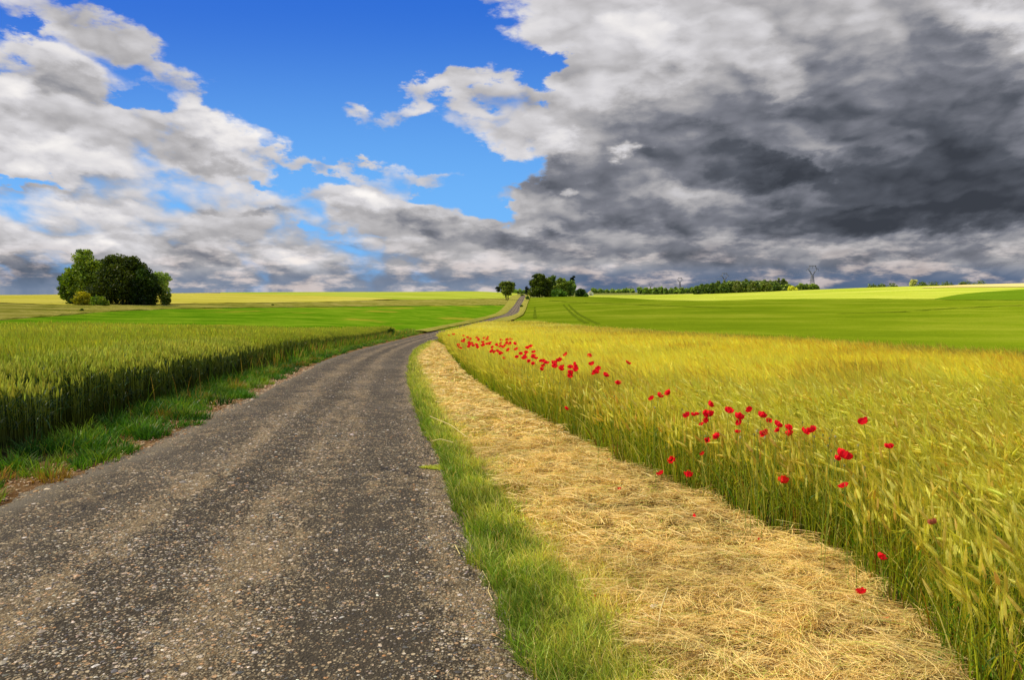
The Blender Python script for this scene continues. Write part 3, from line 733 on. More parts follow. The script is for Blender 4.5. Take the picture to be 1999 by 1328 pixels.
# ------------------------------------------------------------------ wheat (left)
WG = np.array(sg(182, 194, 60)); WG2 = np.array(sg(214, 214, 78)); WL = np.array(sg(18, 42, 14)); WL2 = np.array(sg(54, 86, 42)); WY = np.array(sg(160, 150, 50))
m_wheat = leafmat('wheat_stalks', .18, tint=(.9, 1, .5), gloss=.03)
acc = Acc()
def wheat(X, Y, lvl, grow=1.0, leaves=2):
    n = len(X); base = np.stack([X, Y, zt(X, Y)], -1)
    ew = np.clip((wedge(Y) - X) / .5, 0, 1)
    hs = (.78 + .06 * fld(X, Y, 2.0, 3) + rng.normal(0, .045, n)) * (.84 + .16 * ew + .08 * (1 - ew) * fld(X, Y, .5, 2))
    tn = np.clip(.5 + .5 * fld(X, Y, 6, 5), 0, 1)
    ear = cvar(blend(blend(np.tile(WG, (n, 1)), WG2, tn), WY, rng.uniform(0, .25, n)), n, .16, .05)
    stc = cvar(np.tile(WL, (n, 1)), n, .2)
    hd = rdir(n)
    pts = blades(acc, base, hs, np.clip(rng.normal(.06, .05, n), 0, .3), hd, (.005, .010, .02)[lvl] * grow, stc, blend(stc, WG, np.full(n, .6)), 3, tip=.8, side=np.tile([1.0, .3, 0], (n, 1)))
    top = pts[:, -1]; d = hd * rng.uniform(0, .45, n)[:, None]; d[:, 2] = 1; d /= np.linalg.norm(d, axis=1)[:, None]
    L = rng.uniform(.075, .11, n)
    if lvl == 0: spindle(acc, top - d * .01, d, L, rng.uniform(.013, .018, n), ear)
    else:
        L = L * (1.2 if lvl == 1 else 1.6)
        for sd in ([1.0, .1, 0], [.3, 1, 0]):
            sv = np.tile(sd, (n, 1)); w = (.017 if lvl == 1 else .035) * grow
            pp = top[:, None] + d[:, None] * (L[:, None] * np.array([0, .4, 1])[None])[..., None]
            acc.add(*_vqc(ribbons(pp, np.tile(np.array([.5, 1, .2]) * w, (n, 1)), sv, ear)))
    for k in range(leaves):
        f = rng.uniform(.30, .93, n); b_ = base * (1 - f[:, None]) + top * f[:, None]
        lc = cvar(blend(np.tile(WL, (n, 1)), WL2, rng.uniform(0, 1, n)), n, .2, .06)
        blades(acc, b_, rng.uniform(.08, .16, n), rng.uniform(.4, 1.8, n), rdir(n), (.012, .018, .03)[lvl] * grow, lc, lc * 1.15, 4 if lvl == 0 else 3, tip=.1)
wl = lambda Y: np.maximum(-.80 * Y - 1.5, wedge(Y) - 60)
def keep(X, Y): k = Y < wback(X, Y); return X[k], Y[k]
wr1 = lambda Y: np.maximum(wedge(Y) - 1.3, wl(Y))
wgd = lambda Y: wedge(Y) + .16 * fld(0 * Y, Y, .9, 3) + .08 * fld(0 * Y, Y, .3, 1)
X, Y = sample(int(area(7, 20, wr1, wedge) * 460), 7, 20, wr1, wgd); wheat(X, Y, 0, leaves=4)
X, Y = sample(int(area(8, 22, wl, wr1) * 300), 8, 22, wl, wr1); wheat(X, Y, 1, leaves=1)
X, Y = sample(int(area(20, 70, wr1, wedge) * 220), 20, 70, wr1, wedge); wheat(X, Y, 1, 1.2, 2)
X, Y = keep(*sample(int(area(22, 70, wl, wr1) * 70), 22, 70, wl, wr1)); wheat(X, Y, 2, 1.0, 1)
tag(link('wheat_crop', acc.mesh('wheat_crop', m_wheat)), 'tall dense green wheat in the field left of the road', 'wheat', kind='stuff')
ys = np.exp(np.linspace(math.log(9), math.log(69), 300)); s = np.linspace(0, 1, 160)
def wleft(y):   # back line as X limit for each Y
    xs = np.linspace(-60, 0, 600); out = []
    for yv in y:
        ok = xs[(wback(xs, yv) > yv)]; out.append(max(ok.min() if len(ok) else 0, -.85 * yv - 2))
    return np.array(out)
Lw = wleft(ys); Rw = wedge(ys) - .25; Lw = np.minimum(Lw, Rw - .01)
XX = Lw[:, None] * (1 - s) + Rw[:, None] * s; YY = np.repeat(ys[:, None], 160, 1)
tag(canopy('wheat_canopy', m_can, XX, YY, None, .64, lambda x, y: cvar(blend(np.tile(WG * .8, (len(x), 1)), WG2, np.clip(.5 + .5 * fld(x, y, 6, 5), 0, 1)), len(x), .05), .05),
    'dense mass of green wheat ears left of the road', 'wheat', kind='stuff')

# ------------------------------------------------------------------ tufts and weeds between wheat and road
m_grass = leafmat('fresh_grass', .35, tint=(.95, 1, .4), gloss=.02, var=.25, vs=.8)
TG = np.array(sg(78, 124, 28)); TG2 = np.array(sg(126, 150, 40)); TB = np.array(sg(150, 120, 50)); TD = np.array(sg(44, 88, 26))
acc = Acc()
def tuft(cx, cy, rad, n, h0, h1, w, c_, K=4):
    a = rng.uniform(0, 6.283, n); r = rad * np.sqrt(rng.uniform(0, 1, n)); X = cx + r * np.cos(a); Y = cy + r * np.sin(a)
    hd = np.stack([np.cos(a), np.sin(a), 0 * a], -1) + rdir(n) * .7; hd /= np.linalg.norm(hd, axis=1)[:, None]
    cc = cvar(np.tile(c_, (n, 1)), n, .18, .07)
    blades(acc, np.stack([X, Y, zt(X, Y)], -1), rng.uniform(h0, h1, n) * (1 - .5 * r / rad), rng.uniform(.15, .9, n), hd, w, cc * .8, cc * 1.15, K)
Y = 5.2
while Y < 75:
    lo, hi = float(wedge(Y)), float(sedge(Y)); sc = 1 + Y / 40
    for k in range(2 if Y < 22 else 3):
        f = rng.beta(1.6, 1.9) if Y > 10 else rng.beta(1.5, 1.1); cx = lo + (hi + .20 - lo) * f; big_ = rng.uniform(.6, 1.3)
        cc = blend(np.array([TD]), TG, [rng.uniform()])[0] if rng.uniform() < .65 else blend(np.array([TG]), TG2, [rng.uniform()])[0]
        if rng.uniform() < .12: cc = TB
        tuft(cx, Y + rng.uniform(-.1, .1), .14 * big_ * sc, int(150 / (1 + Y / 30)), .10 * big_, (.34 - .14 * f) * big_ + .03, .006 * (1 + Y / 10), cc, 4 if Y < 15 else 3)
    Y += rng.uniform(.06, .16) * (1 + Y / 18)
X, Y = sample(16000, 5, 80, lambda y: wedge(y) - .1, lambda y: sedge(y) - .15 + .25 * fld(0 * y, y, 1.5, 2)); n = len(X)
cc = cvar(blend(np.tile(TG, (n, 1)), TG2, rng.uniform(0, 1, n)), n, .2, .08); cc[rng.uniform(0, 1, n) < .15] = TB
blades(acc, np.stack([X, Y, zt(X, Y)], -1), rng.uniform(.05, .22, n) * (1 + (Y > 25) * .5), rng.uniform(.1, .9, n), rdir(n), .006 + .0006 * Y, cc, cc * 1.2, 3)
# taller seeding grasses and weeds leaning out of the wheat's foot
X, Y = sample(9000, 9, 78, lambda y: wedge(y) - .25, lambda y: wedge(y) * .45 + sedge(y) * .55); n = len(X)
k = rng.uniform(0, 1, n) < np.clip(.05 + .95 * (fld(X, Y, 2.6, 4) > -.1) * np.clip((Y - 16) / 14, 0, 1), 0, 1); X, Y = X[k], Y[k]; n = len(X)
cc = cvar(blend(np.tile(TG, (n, 1)), TG2, rng.uniform(0, 1, n)), n, .22, .08); cc[rng.uniform(0, 1, n) < .25] = cvar(np.array(sg(168, 140, 72)), 1)[0]
blades(acc, np.stack([X, Y, zt(X, Y)], -1), rng.uniform(.25, .70, n), rng.uniform(.05, .5, n), rdir(n), .006 + .0006 * Y, cc, cc * 1.25, 4)
# low reddish weeds on the soil
X, Y = sample(15000, 5, 70, lambda y: sedge(y) - .4, lambda y: sedge(y) + .12 + .22 * fld(0 * y, y, 1.1, 3)); n = len(X)
cc = cvar(np.tile(np.array(sg(150, 92, 30)), (n, 1)), n, .25, .1); cc[rng.uniform(0, 1, n) < .35] = TG2
blades(acc, np.stack([X, Y, zt(X, Y)], -1), rng.uniform(.01, .05, n), rng.uniform(.5, 2.5, n), rdir(n), .006 + .0004 * Y, cc, cc, 3)
tag(link('roadside_grass', acc.mesh('roadside_grass', m_grass)), 'tufts of wild green grass between the wheat and the road', 'grass', kind='stuff')

# ------------------------------------------------------------------ right verge grass
VD = np.array(sg(116, 144, 40)); VG = np.array(sg(188, 196, 72)); VY = np.array(sg(236, 222, 116)); VS = np.array(sg(206, 190, 108))
m_verge = leafmat('verge_grass', .35, tint=(1, 1, .5), gloss=.02, var=.2, vs=1.5)
acc = Acc()
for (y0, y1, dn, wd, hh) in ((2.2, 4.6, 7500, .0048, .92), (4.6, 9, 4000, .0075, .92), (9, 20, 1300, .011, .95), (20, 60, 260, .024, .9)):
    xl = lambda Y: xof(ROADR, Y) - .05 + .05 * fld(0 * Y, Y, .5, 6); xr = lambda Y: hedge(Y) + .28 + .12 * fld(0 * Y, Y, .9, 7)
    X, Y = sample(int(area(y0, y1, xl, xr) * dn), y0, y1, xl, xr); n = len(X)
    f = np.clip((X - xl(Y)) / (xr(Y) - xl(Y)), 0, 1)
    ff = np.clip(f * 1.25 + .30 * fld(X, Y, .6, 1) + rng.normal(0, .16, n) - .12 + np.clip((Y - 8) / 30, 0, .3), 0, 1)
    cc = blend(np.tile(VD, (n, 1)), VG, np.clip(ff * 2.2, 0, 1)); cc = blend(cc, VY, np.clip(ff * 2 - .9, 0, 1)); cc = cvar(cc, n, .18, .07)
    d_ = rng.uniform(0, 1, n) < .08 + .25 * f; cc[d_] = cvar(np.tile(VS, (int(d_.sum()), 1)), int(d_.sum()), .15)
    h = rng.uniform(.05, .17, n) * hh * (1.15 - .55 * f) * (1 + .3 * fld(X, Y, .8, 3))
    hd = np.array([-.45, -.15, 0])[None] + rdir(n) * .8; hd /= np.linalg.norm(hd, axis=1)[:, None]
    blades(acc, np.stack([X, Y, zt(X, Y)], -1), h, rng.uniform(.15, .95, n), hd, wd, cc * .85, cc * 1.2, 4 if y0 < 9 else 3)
# little tongue of turf creeping onto the asphalt
tx_, ty_ = hit(850, 918)
n = 900; a = rng.uniform(0, 6.28, n); r = np.sqrt(rng.uniform(0, 1, n)); X = tx_ + .15 * r * np.cos(a); Y = ty_ + .13 * r * np.sin(a) * (.6 + .4 * np.cos(a))
cc = cvar(np.tile(VG, (n, 1)), n, .3, .12); blades(acc, np.stack([X, Y, zt(X, Y) + .02], -1), rng.uniform(.01, .035, n), rng.uniform(.4, 1.5, n), rdir(n), .005, cc, cc, 3)
tag(link('verge_grass', acc.mesh('verge_grass', m_verge)), 'fringe of green and yellowing grass along the right edge of the road', 'grass', kind='stuff')

# ------------------------------------------------------------------ mown hay
HC = np.array(sg(238, 216, 140)); HC2 = np.array(sg(216, 184, 102)); HB = np.array(sg(136, 88, 36)); HG = np.array(sg(176, 178, 76))
m_hay = leafmat('mown_hay', .25, tint=(1, .9, .6), gloss=.03, var=.15, vs=1.2)
acc = Acc()
for (y0, y1, dn, w_, ln) in ((2.2, 4.5, 9500, .0024, .85), (4.5, 8, 4600, .0038, 1.0), (8, 16, 1100, .009, 1.5), (16, 55, 190, .02, 2.4)):
    xl = lambda Y: hedge(Y) - .08; xr = lambda Y: bedge(Y) + .02 + .07 * fld(0 * Y, Y, .8, 2)
    X, Y = sample(int(area(y0, y1, xl, xr) * dn * 1.1), y0, y1, xl, xr)
    k = rng.uniform(0, 1, len(X)) < np.clip(1.0 + .9 * (.5 * fld(X, Y, .5, 2) + .5 * fld(X, Y, 1.2, 6)), .12, 1); X, Y = X[k], Y[k]; n = len(X)
    f = np.clip((X - xl(Y)) / (xr(Y) - xl(Y)), 0, 1)
    clump = fld(X, Y, .55, 2) * .5 + fld(X, Y, .22, 5) * .5
    ang = .9 * fld(X, Y, .6, 4) + rng.normal(0, .75, n) + .35
    dd = np.stack([np.cos(ang), np.sin(ang), np.zeros(n)], -1); L = rng.uniform(.07, .26, n) * ln ** .5
    lift = rng.uniform(0, 1, n) ** 2
    zb = zt(X, Y) + .012 + (.045 + .085 * np.clip(clump, -.5, 1)) * rng.uniform(.1, 1, n) + .03 * (1 - (2 * f - 1) ** 2)
    zb = np.maximum(zb, zt(X, Y) + .006)
    s = np.linspace(-.5, .5, 4); cv = rng.normal(0, .18, n)
    pts = np.stack([X, Y, zb], -1)[:, None] + dd[:, None] * (L[:, None] * s)[..., None]
    pts[..., 0] += (-dd[:, 1] * L * cv)[:, None] * (s ** 2 * 2); pts[..., 1] += (dd[:, 0] * L * cv)[:, None] * (s ** 2 * 2)
    pts[..., 2] += (rng.normal(0, .10, n) * L)[:, None] * s + (.02 * ln * lift)[:, None] * (1 - (2 * s) ** 2)
    sd = np.stack([-dd[:, 1], dd[:, 0], rng.normal(0, .8, n)], -1); sd /= np.linalg.norm(sd, axis=1)[:, None]
    cc = cvar(blend(np.tile(HC, (n, 1)), HC2, rng.uniform(0, 1, n)), n, .13, .04)
    cc = blend(cc, HB, np.clip((-clump - .10) * 1.1, 0, .8)); k = rng.uniform(0, 1, n) < .10; cc[k] = cvar(HG, int(k.sum()), .15)
    acc.add(*_vqc(ribbons(pts, np.tile(w_ * np.array([1, 1, 1, .5]), (n, 1)), sd, cc)))
    # stubble standing through, denser beside the verge
    n = int(n * .16); X, Y = sample(n, y0, y1, xl, xr); n = len(X); f = np.clip((X - xl(Y)) / (xr(Y) - xl(Y)), 0, 1); k = rng.uniform(0, 1, n) < .25 + .75 * (1 - f) ** 1.5
    X, Y = X[k], Y[k]; n = len(X); cc = cvar(blend(np.tile(HC, (n, 1)), VY, rng.uniform(0, 1, n)), n, .15)
    blades(acc, np.stack([X, Y, zt(X, Y)], -1), rng.uniform(.04, .12, n), rng.uniform(.1, 1, n), rdir(n), w_ * 1.2, cc, cc, 3)
tag(link('mown_hay', acc.mesh('mown_hay', m_hay)), 'pale mown hay lying in a strip between the verge and the barley', 'hay', kind='stuff')

# a little green regrowth coming through the hay
acc = Acc()
for k in range(60):
    X, Y = sample(1, 2.3, 11, hedge, bedge); X, Y = X[0], Y[0]
    n = int(rng.uniform(8, 26)); a = rng.uniform(0, 6.28, n); r = .05 * np.sqrt(rng.uniform(0, 1, n)) * rng.uniform(.5, 1.6)
    px_, py_ = X + r * np.cos(a), Y + r * np.sin(a); cc = cvar(blend(np.tile(VG, (n, 1)), TG, rng.uniform(0, 1, n)), n, .2)
    blades(acc, np.stack([px_, py_, zt(px_, py_) + .03], -1), rng.uniform(.03, .09, n), rng.uniform(.2, 1.2, n), rdir(n), .004, cc, cc * 1.2, 3)
tag(link('hay_regrowth', acc.mesh('hay_regrowth', m_grass)), 'small green shoots growing up through the mown hay', 'grass', kind='stuff')

# ------------------------------------------------------------------ loose chippings standing proud of the asphalt
m_grav = leafmat('stone_chippings', .0, gloss=.03)
acc = Acc()
oc = np.array([[1, 0, 0], [.6, .8, .1], [-.5, .9, 0], [-1, 0, .1], [-.5, -.8, 0], [.6, -.8, .05], [.1, .1, .7], [0, 0, -.6]], float)
ot = np.array([[i, (i + 1) % 6, 6] for i in range(6)] + [[(i + 1) % 6, i, 7] for i in range(6)])
for (y0, y1, dn, sz) in ((2.0, 5, 1500, .0070), (5, 10, 420, .010), (10, 20, 70, .015)):
    X, Y = sample(int(area(y0, y1, lambda Y: xof(ROADL, Y), lambda Y: xof(ROADR, Y)) * dn), y0, y1, lambda Y: np.maximum(xof(ROADL, Y), -.8 * Y), lambda Y: xof(ROADR, Y)); n = len(X)
    fr_ = (X - xof(ROADL, Y)) / (xof(ROADR, Y) - xof(ROADL, Y))
    pr = .35 + .5 * np.exp(-((fr_ - .5) / .12) ** 2) + .3 * np.clip(fr_ - .85, 0, 1) * 6 + .35 * fld(X, Y, .7, 2) - .35 * (fr_ < .15)
    k = rng.uniform(0, 1, n) < pr; X, Y = X[k], Y[k]; n = len(X)
    sc = sz * np.exp(rng.normal(0, .35, n)); a = rng.uniform(0, 6.28, n)
    v = oc[None] * (sc[:, None, None] * rng.uniform(.6, 1.3, (n, 8, 1))) * np.array([1, .75, .55])
    ca, sa = np.cos(a)[:, None], np.sin(a)[:, None]
    vx = v[..., 0] * ca - v[..., 1] * sa; vy = v[..., 0] * sa + v[..., 1] * ca
    fr_ = (X - xof(ROADL, Y)) / (xof(ROADR, Y) - xof(ROADL, Y)); zr = zt(X, Y) + .012 + .02 * (1 - (2 * fr_ - 1) ** 2)
    vv = np.stack([vx + X[:, None], vy + Y[:, None], v[..., 2] + zr[:, None] + .001], -1).reshape(-1, 3)
    pal = np.array([(.30, .26, .19), (.20, .17, .13), (.12, .11, .09), (.42, .34, .24), (.36, .21, .10), (.52, .48, .40), (.07, .065, .06), (.09, .085, .075)])
    cc = cvar(pal[rng.choice(8, n, p=[.16, .17, .19, .10, .05, .05, .14, .14])], n, .15, .04)
    acc.add(vv, None, ((np.arange(n) * 8)[:, None, None] + ot[None]).reshape(-1, 3), np.repeat(cc, 8, 0))
# crumbled edge and grit on the soil at the left
X, Y = sample(6500, 5, 22, lambda y: sedge(y) - .25, lambda y: xof(ROADL, y) + .16); n = len(X); a = rng.uniform(0, 6.28, n)
v = oc[None] * ((.006 + .0004 * Y) * np.exp(rng.normal(0, .45, n)))[:, None, None] * rng.uniform(.6, 1.3, (n, 8, 1)) * np.array([1, .8, .6])
ca, sa = np.cos(a)[:, None], np.sin(a)[:, None]
vv = np.stack([v[..., 0] * ca - v[..., 1] * sa + X[:, None], v[..., 0] * sa + v[..., 1] * ca + Y[:, None], v[..., 2] + (zt(X, Y) + .016)[:, None]], -1).reshape(-1, 3)
pal = np.array([(.36, .25, .13), (.30, .17, .07), (.24, .12, .05), (.46, .37, .24), (.14, .08, .04)])
acc.add(vv, None, ((np.arange(n) * 8)[:, None, None] + ot[None]).reshape(-1, 3), np.repeat(cvar(pal[rng.choice(5, n)], n, .15, .04), 8, 0))
tag(link('gravel', acc.mesh('gravel', m_grav)), 'loose stone chippings embedded in the worn road surface', 'gravel', kind='stuff')

# ------------------------------------------------------------------ trees and bushes
m_leaf = leafmat('tree_leaves', .30, tint=(1, 1, .45), gloss=.02)
m_bark, nt, o = newmat('tree_bark')
f = noise(nt, geo_pos(nt), 3, 5, .7)[0]
bs = nt.nodes.new('ShaderNodeBsdfDiffuse'); put(nt, bs.inputs[0], ramp(nt, f, [(.3, (.05, .04, .025)), (.7, (.15, .12, .08))]))
nt.links.new(bs.outputs[0], o.inputs[0])
def tube(acc, pts, rad, sides=6, c=(1, 1, 1)):
    pts = np.asarray(pts, float); rad = np.asarray(rad, float); K = len(pts)
    d = np.gradient(pts, axis=0); d /= np.linalg.norm(d, axis=1)[:, None] + 1e-9
    up = np.where(np.abs(d[:, 2:3]) > .9, np.array([[1.0, 0, 0]]), np.array([[0, 0, 1.0]]))
    a = np.cross(d, up); a /= np.linalg.norm(a, axis=1)[:, None] + 1e-9; b = np.cross(d, a)
    th = np.arange(sides) * 2 * math.pi / sides
    v = pts[:, None] + rad[:, None, None] * (a[:, None] * np.cos(th)[None, :, None] + b[:, None] * np.sin(th)[None, :, None])
    q_ = [[r * sides + k, r * sides + (k + 1) % sides, (r + 1) * sides + (k + 1) % sides, (r + 1) * sides + k] for r in range(K - 1) for k in range(sides)]
    acc.add(v.reshape(-1, 3), q_, None, c)
def crown_mesh(h, w, dens, c1, c2, base=.12, lobes=22, leaf=.3, shape='round', seed=0, sparse=0.0, depth=None, bright_=1.7):
    """leaf clumps spread through a lobed crown; c1 / c2 the darker and lighter leaf colour"""
    global rng
    keep_ = rng; rng = np.random.default_rng(seed + 100)
    acc = Acc(); depth = depth or w * .8
    z0, z1 = h * base, h
    n_l = lobes; L = []
    for i in range(n_l):
        f = (i + .5) / n_l; zz = z0 + (z1 - z0) * (.12 + .80 * f)
        if shape == 'round': prof = math.sqrt(max(0, 1 - (2 * (f * .92 + .04) - 1) ** 2))
        elif shape == 'dome': prof = math.sqrt(max(0.02, 1 - (f * .95) ** 2.4))
        elif shape == 'cone': prof = 1 - f * .85
        elif shape == 'flat': prof = .45 + .8 * math.sin(f * 3.0)
        else: prof = .6
        k = 1 + (i % 2)
        for _ in range(k):
            a = rng.uniform(0, 6.283); r = rng.uniform(.25, .78) * prof
            rad = rng.uniform(.20, .34) * (w * .5) * (.55 + .6 * prof) * (1.0 if shape != 'wisp' else .8)
            L.append((math.cos(a) * r * w * .5, math.sin(a) * r * depth * .5, min(zz + rng.normal(0, .03 * h), z1 - rad * .8), rad, rng.uniform(.0, 1.0)))
    if shape in ('round', 'dome') and not sparse: L.append((0, 0, (z0 + z1) * .5, w * .33, .3)); L.append((0, 0, z0 + (z1 - z0) * .25, w * .34, .2))
    tot = sum(l[3] ** 2 for l in L)
    for (lx, ly, lz, lr, lt) in L:
        n = max(8, int(dens * lr ** 2 / tot))
        d = rng.normal(0, 1, (n, 3)); d /= np.linalg.norm(d, axis=1)[:, None]
        r = lr * (1 - .75 * rng.uniform(0, 1, n) ** 2.2) * (1 + .20 * np.sin(d[:, 0] * 7 + lt * 9) * np.sin(d[:, 2] * 6 + lt * 5))
        p_ = np.array([lx, ly, lz]) + d * r[:, None] * np.array([1, 1, .80])
        p_ = p_[p_[:, 2] > z0 * .8]; n = len(p_)
        u_ = rng.normal(0, 1, (n, 3)); u_ /= np.linalg.norm(u_, axis=1)[:, None]; w_ = np.cross(u_, rng.normal(0, 1, (n, 3))); w_ /= np.linalg.norm(w_, axis=1)[:, None]
        sz = leaf * np.exp(rng.normal(0, .3, n))[:, None]
        v = np.stack([p_ - u_ * sz * .5, p_ + w_ * sz * .32, p_ + u_ * sz * .5, p_ - w_ * sz * .32], 1)
        mixf = np.clip(lt * .8 + rng.normal(.1, .18, n), 0, 1)
        c = cvar(blend(np.tile(c1 * bright_, (n, 1)), c2 * bright_, mixf), n, .20, .05)
        acc.add(v.reshape(-1, 3), np.arange(n * 4).reshape(-1, 4), None, np.repeat(c, 4, 0))
    me = acc.mesh('crown', m_leaf); rng = keep_
    return me
def trunk_mesh(h, w, base, seed, multi=1):
    r_ = np.random.default_rng(seed + 500); acc = Acc(); tr_ = max(.08, h * .022)
    top = h * .80; K = 6; s = np.linspace(0, 1, K)
    for m_ in range(multi):
        ox = (m_ - (multi - 1) / 2) * w * .10
        pts = np.stack([ox * (1 + s) + r_.normal(0, .010 * h, K) * s, r_.normal(0, .010 * h, K) * s, s * top - .15], -1)
        tube(acc, pts, tr_ * (1.25 - 1.0 * s), 7)
        for i in range(6):
            f = .30 + .1 * i; st = pts[int(f * (K - 1))]; a = i * 2.4 + seed; ln = w * .34 * (1 - .4 * f)
            e = st + np.array([math.cos(a) * ln, math.sin(a) * ln, ln * .7])
            md = (st + e) / 2 + np.array([0, 0, -.08 * ln]); tube(acc, [st, md, e], [tr_ * .45, tr_ * .3, tr_ * .1], 5)
    return acc.mesh('trunk', m_bark, True)
def sgc(*c): return np.array(s2l(*c))
def tree(name, label, cat, u, vb, D, hp, wp, c1, c2, dens=3000, base=.15, shape='round', lobes=20, leaf=None, sparse=0, group=None, seed=0, multi=1, trunk=True, depth=None, dz=0.0):
    x = pdir(u, 572)[0] * D; z = float(zt(x, D)); h, w = hp * D / F, wp * D / F
    t = bpy.data.objects.new(name, None); scene.collection.objects.link(t); t.location = (x, D, z - .05 + dz); t.rotation_euler.z = 0
    tag(t, label, cat, group)
    leaf = leaf or max(.16, .0018 * D)
    link('crown', crown_mesh(h, w, dens, c1, c2, base, lobes, leaf, shape, seed, sparse, depth, 1.3 if D < 200 else 1.6), t)
    if trunk: link('trunk', trunk_mesh(h, w, base, seed, multi), t)
    return t
DK, MD, LT = sgc(40, 66, 14), sgc(84, 112, 20), sgc(128, 150, 40)
VDK, YL = sgc(22, 38, 12), sgc(206, 196, 30)
# copse on the left
CG = 'trees of the copse in the left field'
tree('broadleaf_tree', 'tall pale-topped tree at the left of the copse in the left field', 'tree', 168, 596, 168, 108, 88, sgc(66, 96, 18), sgc(142, 160, 52), 16000, .10, 'dome', 26, .42, seed=1, group=CG)
tree('broadleaf_tree', 'broad dark domed tree in the middle of the left copse', 'tree', 240, 597, 164, 101, 118, sgc(26, 44, 10), sgc(84, 96, 18), 30000, .02, 'dome', 34, .42, seed=2, group=CG)
tree('broadleaf_tree', 'dark round tree filling the right side of the left copse', 'tree', 280, 597, 163, 78, 74, sgc(20, 36, 10), sgc(60, 84, 18), 14000, .02, 'dome', 20, .40, seed=3, group=CG)
tree('broadleaf_tree', 'light grey-green tree with bare lower trunk at the right end of the left copse', 'tree', 318, 596, 168, 66, 48, sgc(108, 136, 50), sgc(166, 184, 96), 5200, .30, 'round', 18, .34, seed=4, group=CG, sparse=1)
tree('broadleaf_tree', 'low dark tree at the left end of the left copse', 'tree', 136, 595, 170, 62, 50, sgc(46, 72, 18), sgc(104, 128, 34), 8000, .08, 'round', 18, .38, seed=5, group=CG)
tree('young_tree', 'small leafy ivy-clad trunk at the right foot of the left copse', 'tree', 322, 597, 164, 32, 26, sgc(54, 76, 20), sgc(112, 128, 40), 2400, .04, 'round', 10, .3, seed=6, group=CG)
tree('bush', 'bright yellow-green bush in front of the left copse', 'bush', 160, 596, 155, 30, 40, sgc(96, 108, 20), sgc(196, 184, 36), 3600, .02, 'dome', 14, .30, seed=7)
tree('bush', 'low mid-green bush right of the yellow bush by the left copse', 'bush', 193, 597, 154, 20, 44, sgc(58, 96, 16), sgc(134, 146, 36), 3000, .02, 'dome', 12, .28, seed=8)
tree('bush', 'dark low bush at the left foot of the left copse', 'bush', 143, 596, 158, 26, 28, sgc(34, 54, 14), sgc(64, 86, 22), 2400, .02, 'dome', 10, .30, seed=9)
tree('broadleaf_tree', 'dark grey-green tree between the tall pale-topped and the domed tree of the left copse', 'tree', 203, 596, 172, 92, 70, sgc(40, 62, 22), sgc(88, 104, 38), 12000, .02, 'dome', 22, .42, seed=41, group=CG)
# by the road on the hill
tree('roadside_tree', 'single round tree left of the road on the hill', 'tree', 990, 588, 425, 38, 33, sgc(64, 82, 24), sgc(120, 130, 50), 6000, .26, 'round', 20, .75, seed=10, multi=2)
tree('distant_tree', 'small dark sparse tree on the skyline left of the single round tree', 'tree', 972, 572, 700, 13, 14, sgc(24, 32, 28), sgc(48, 60, 44), 900, .25, 'round', 10, 1.2, seed=11, sparse=1)
RG = 'trees of the copse on the hill'
tree('broadleaf_tree', 'largest and darkest tree of the copse right of the road on the hill', 'tree', 1054, 579, 505, 49, 50, sgc(30, 48, 12), sgc(96, 108, 24), 12000, .02, 'dome', 26, 1.0, seed=12, group=RG)
tree('broadleaf_tree', 'medium green tree behind the largest one in the hill copse', 'tree', 1076, 579, 520, 42, 34, sgc(44, 66, 20), sgc(96, 120, 42), 6000, .04, 'dome', 18, 1.0, seed=13, group=RG)
tree('broadleaf_tree', 'yellowish green tree in the middle of the hill copse', 'tree', 1096, 579, 508, 37, 34, sgc(76, 96, 26), sgc(134, 148, 56), 6000, .04, 'dome', 18, .95, seed=14, group=RG)
tree('broadleaf_tree', 'light green tree under the dark pine in the hill copse', 'tree', 1113, 579, 512, 32, 30, sgc(76, 104, 36), sgc(138, 158, 76), 4600, .04, 'round', 16, .95, seed=15, group=RG)
tree('pine_tree', 'dark open pine rising behind the right side of the hill copse', 'pine', 1117, 579, 540, 41, 17, sgc(18, 28, 24), sgc(40, 54, 42), 1500, .30, 'wisp', 11, 1.1, seed=16, sparse=1)
tree('broadleaf_tree', 'small dark tree at the left edge of the hill copse beside the road', 'tree', 1029, 579, 560, 20, 12, sgc(22, 32, 26), sgc(46, 60, 40), 1400, .15, 'round', 9, .9, seed=17, group=RG)
tree('bush', 'mid-green bush along the foot of the hill copse', 'bush', 1090, 580, 488, 14, 40, sgc(46, 78, 16), sgc(92, 122, 30), 3000, .0, 'dome', 12, .8, seed=19)
tree('bush', 'dark low bush at the right end of the hill copse', 'bush', 1133, 580, 490, 17, 28, sgc(32, 56, 18), sgc(66, 92, 30), 2600, .0, 'dome', 12, .8, seed=20)
tree('bush', 'lowest thin bush trailing right from the hill copse', 'bush', 1144, 580, 486, 8, 14, sgc(46, 76, 22), sgc(88, 116, 36), 1000, .0, 'dome', 8, .7, seed=21)
tree('bush', 'small dark bush on the verge left of the road crest', 'bush', 1019, 578, 560, 5, 9, sgc(70, 90, 24), sgc(120, 130, 40), 500, .0, 'dome', 6, .7, seed=22)
# hedge on the crest, left of the copse
for i, (u, hp, wp, k) in enumerate([(1007, 8, 14, 0), (1015, 9, 12, 1), (1022, 7, 10, 0)]):
    tree('distant_tree', ['light green hedge tree on the crest just right of the single round tree', 'middle hedge tree on the crest left of the hill copse', 'low hedge tree on the crest against the hill copse'][i],
         'tree', u, 572, 900, hp, wp, sgc(92, 122, 44), sgc(150, 172, 76), 800, .0, 'dome', 8, 1.7, seed=30 + i, group='hedge trees on the crest', trunk=False)
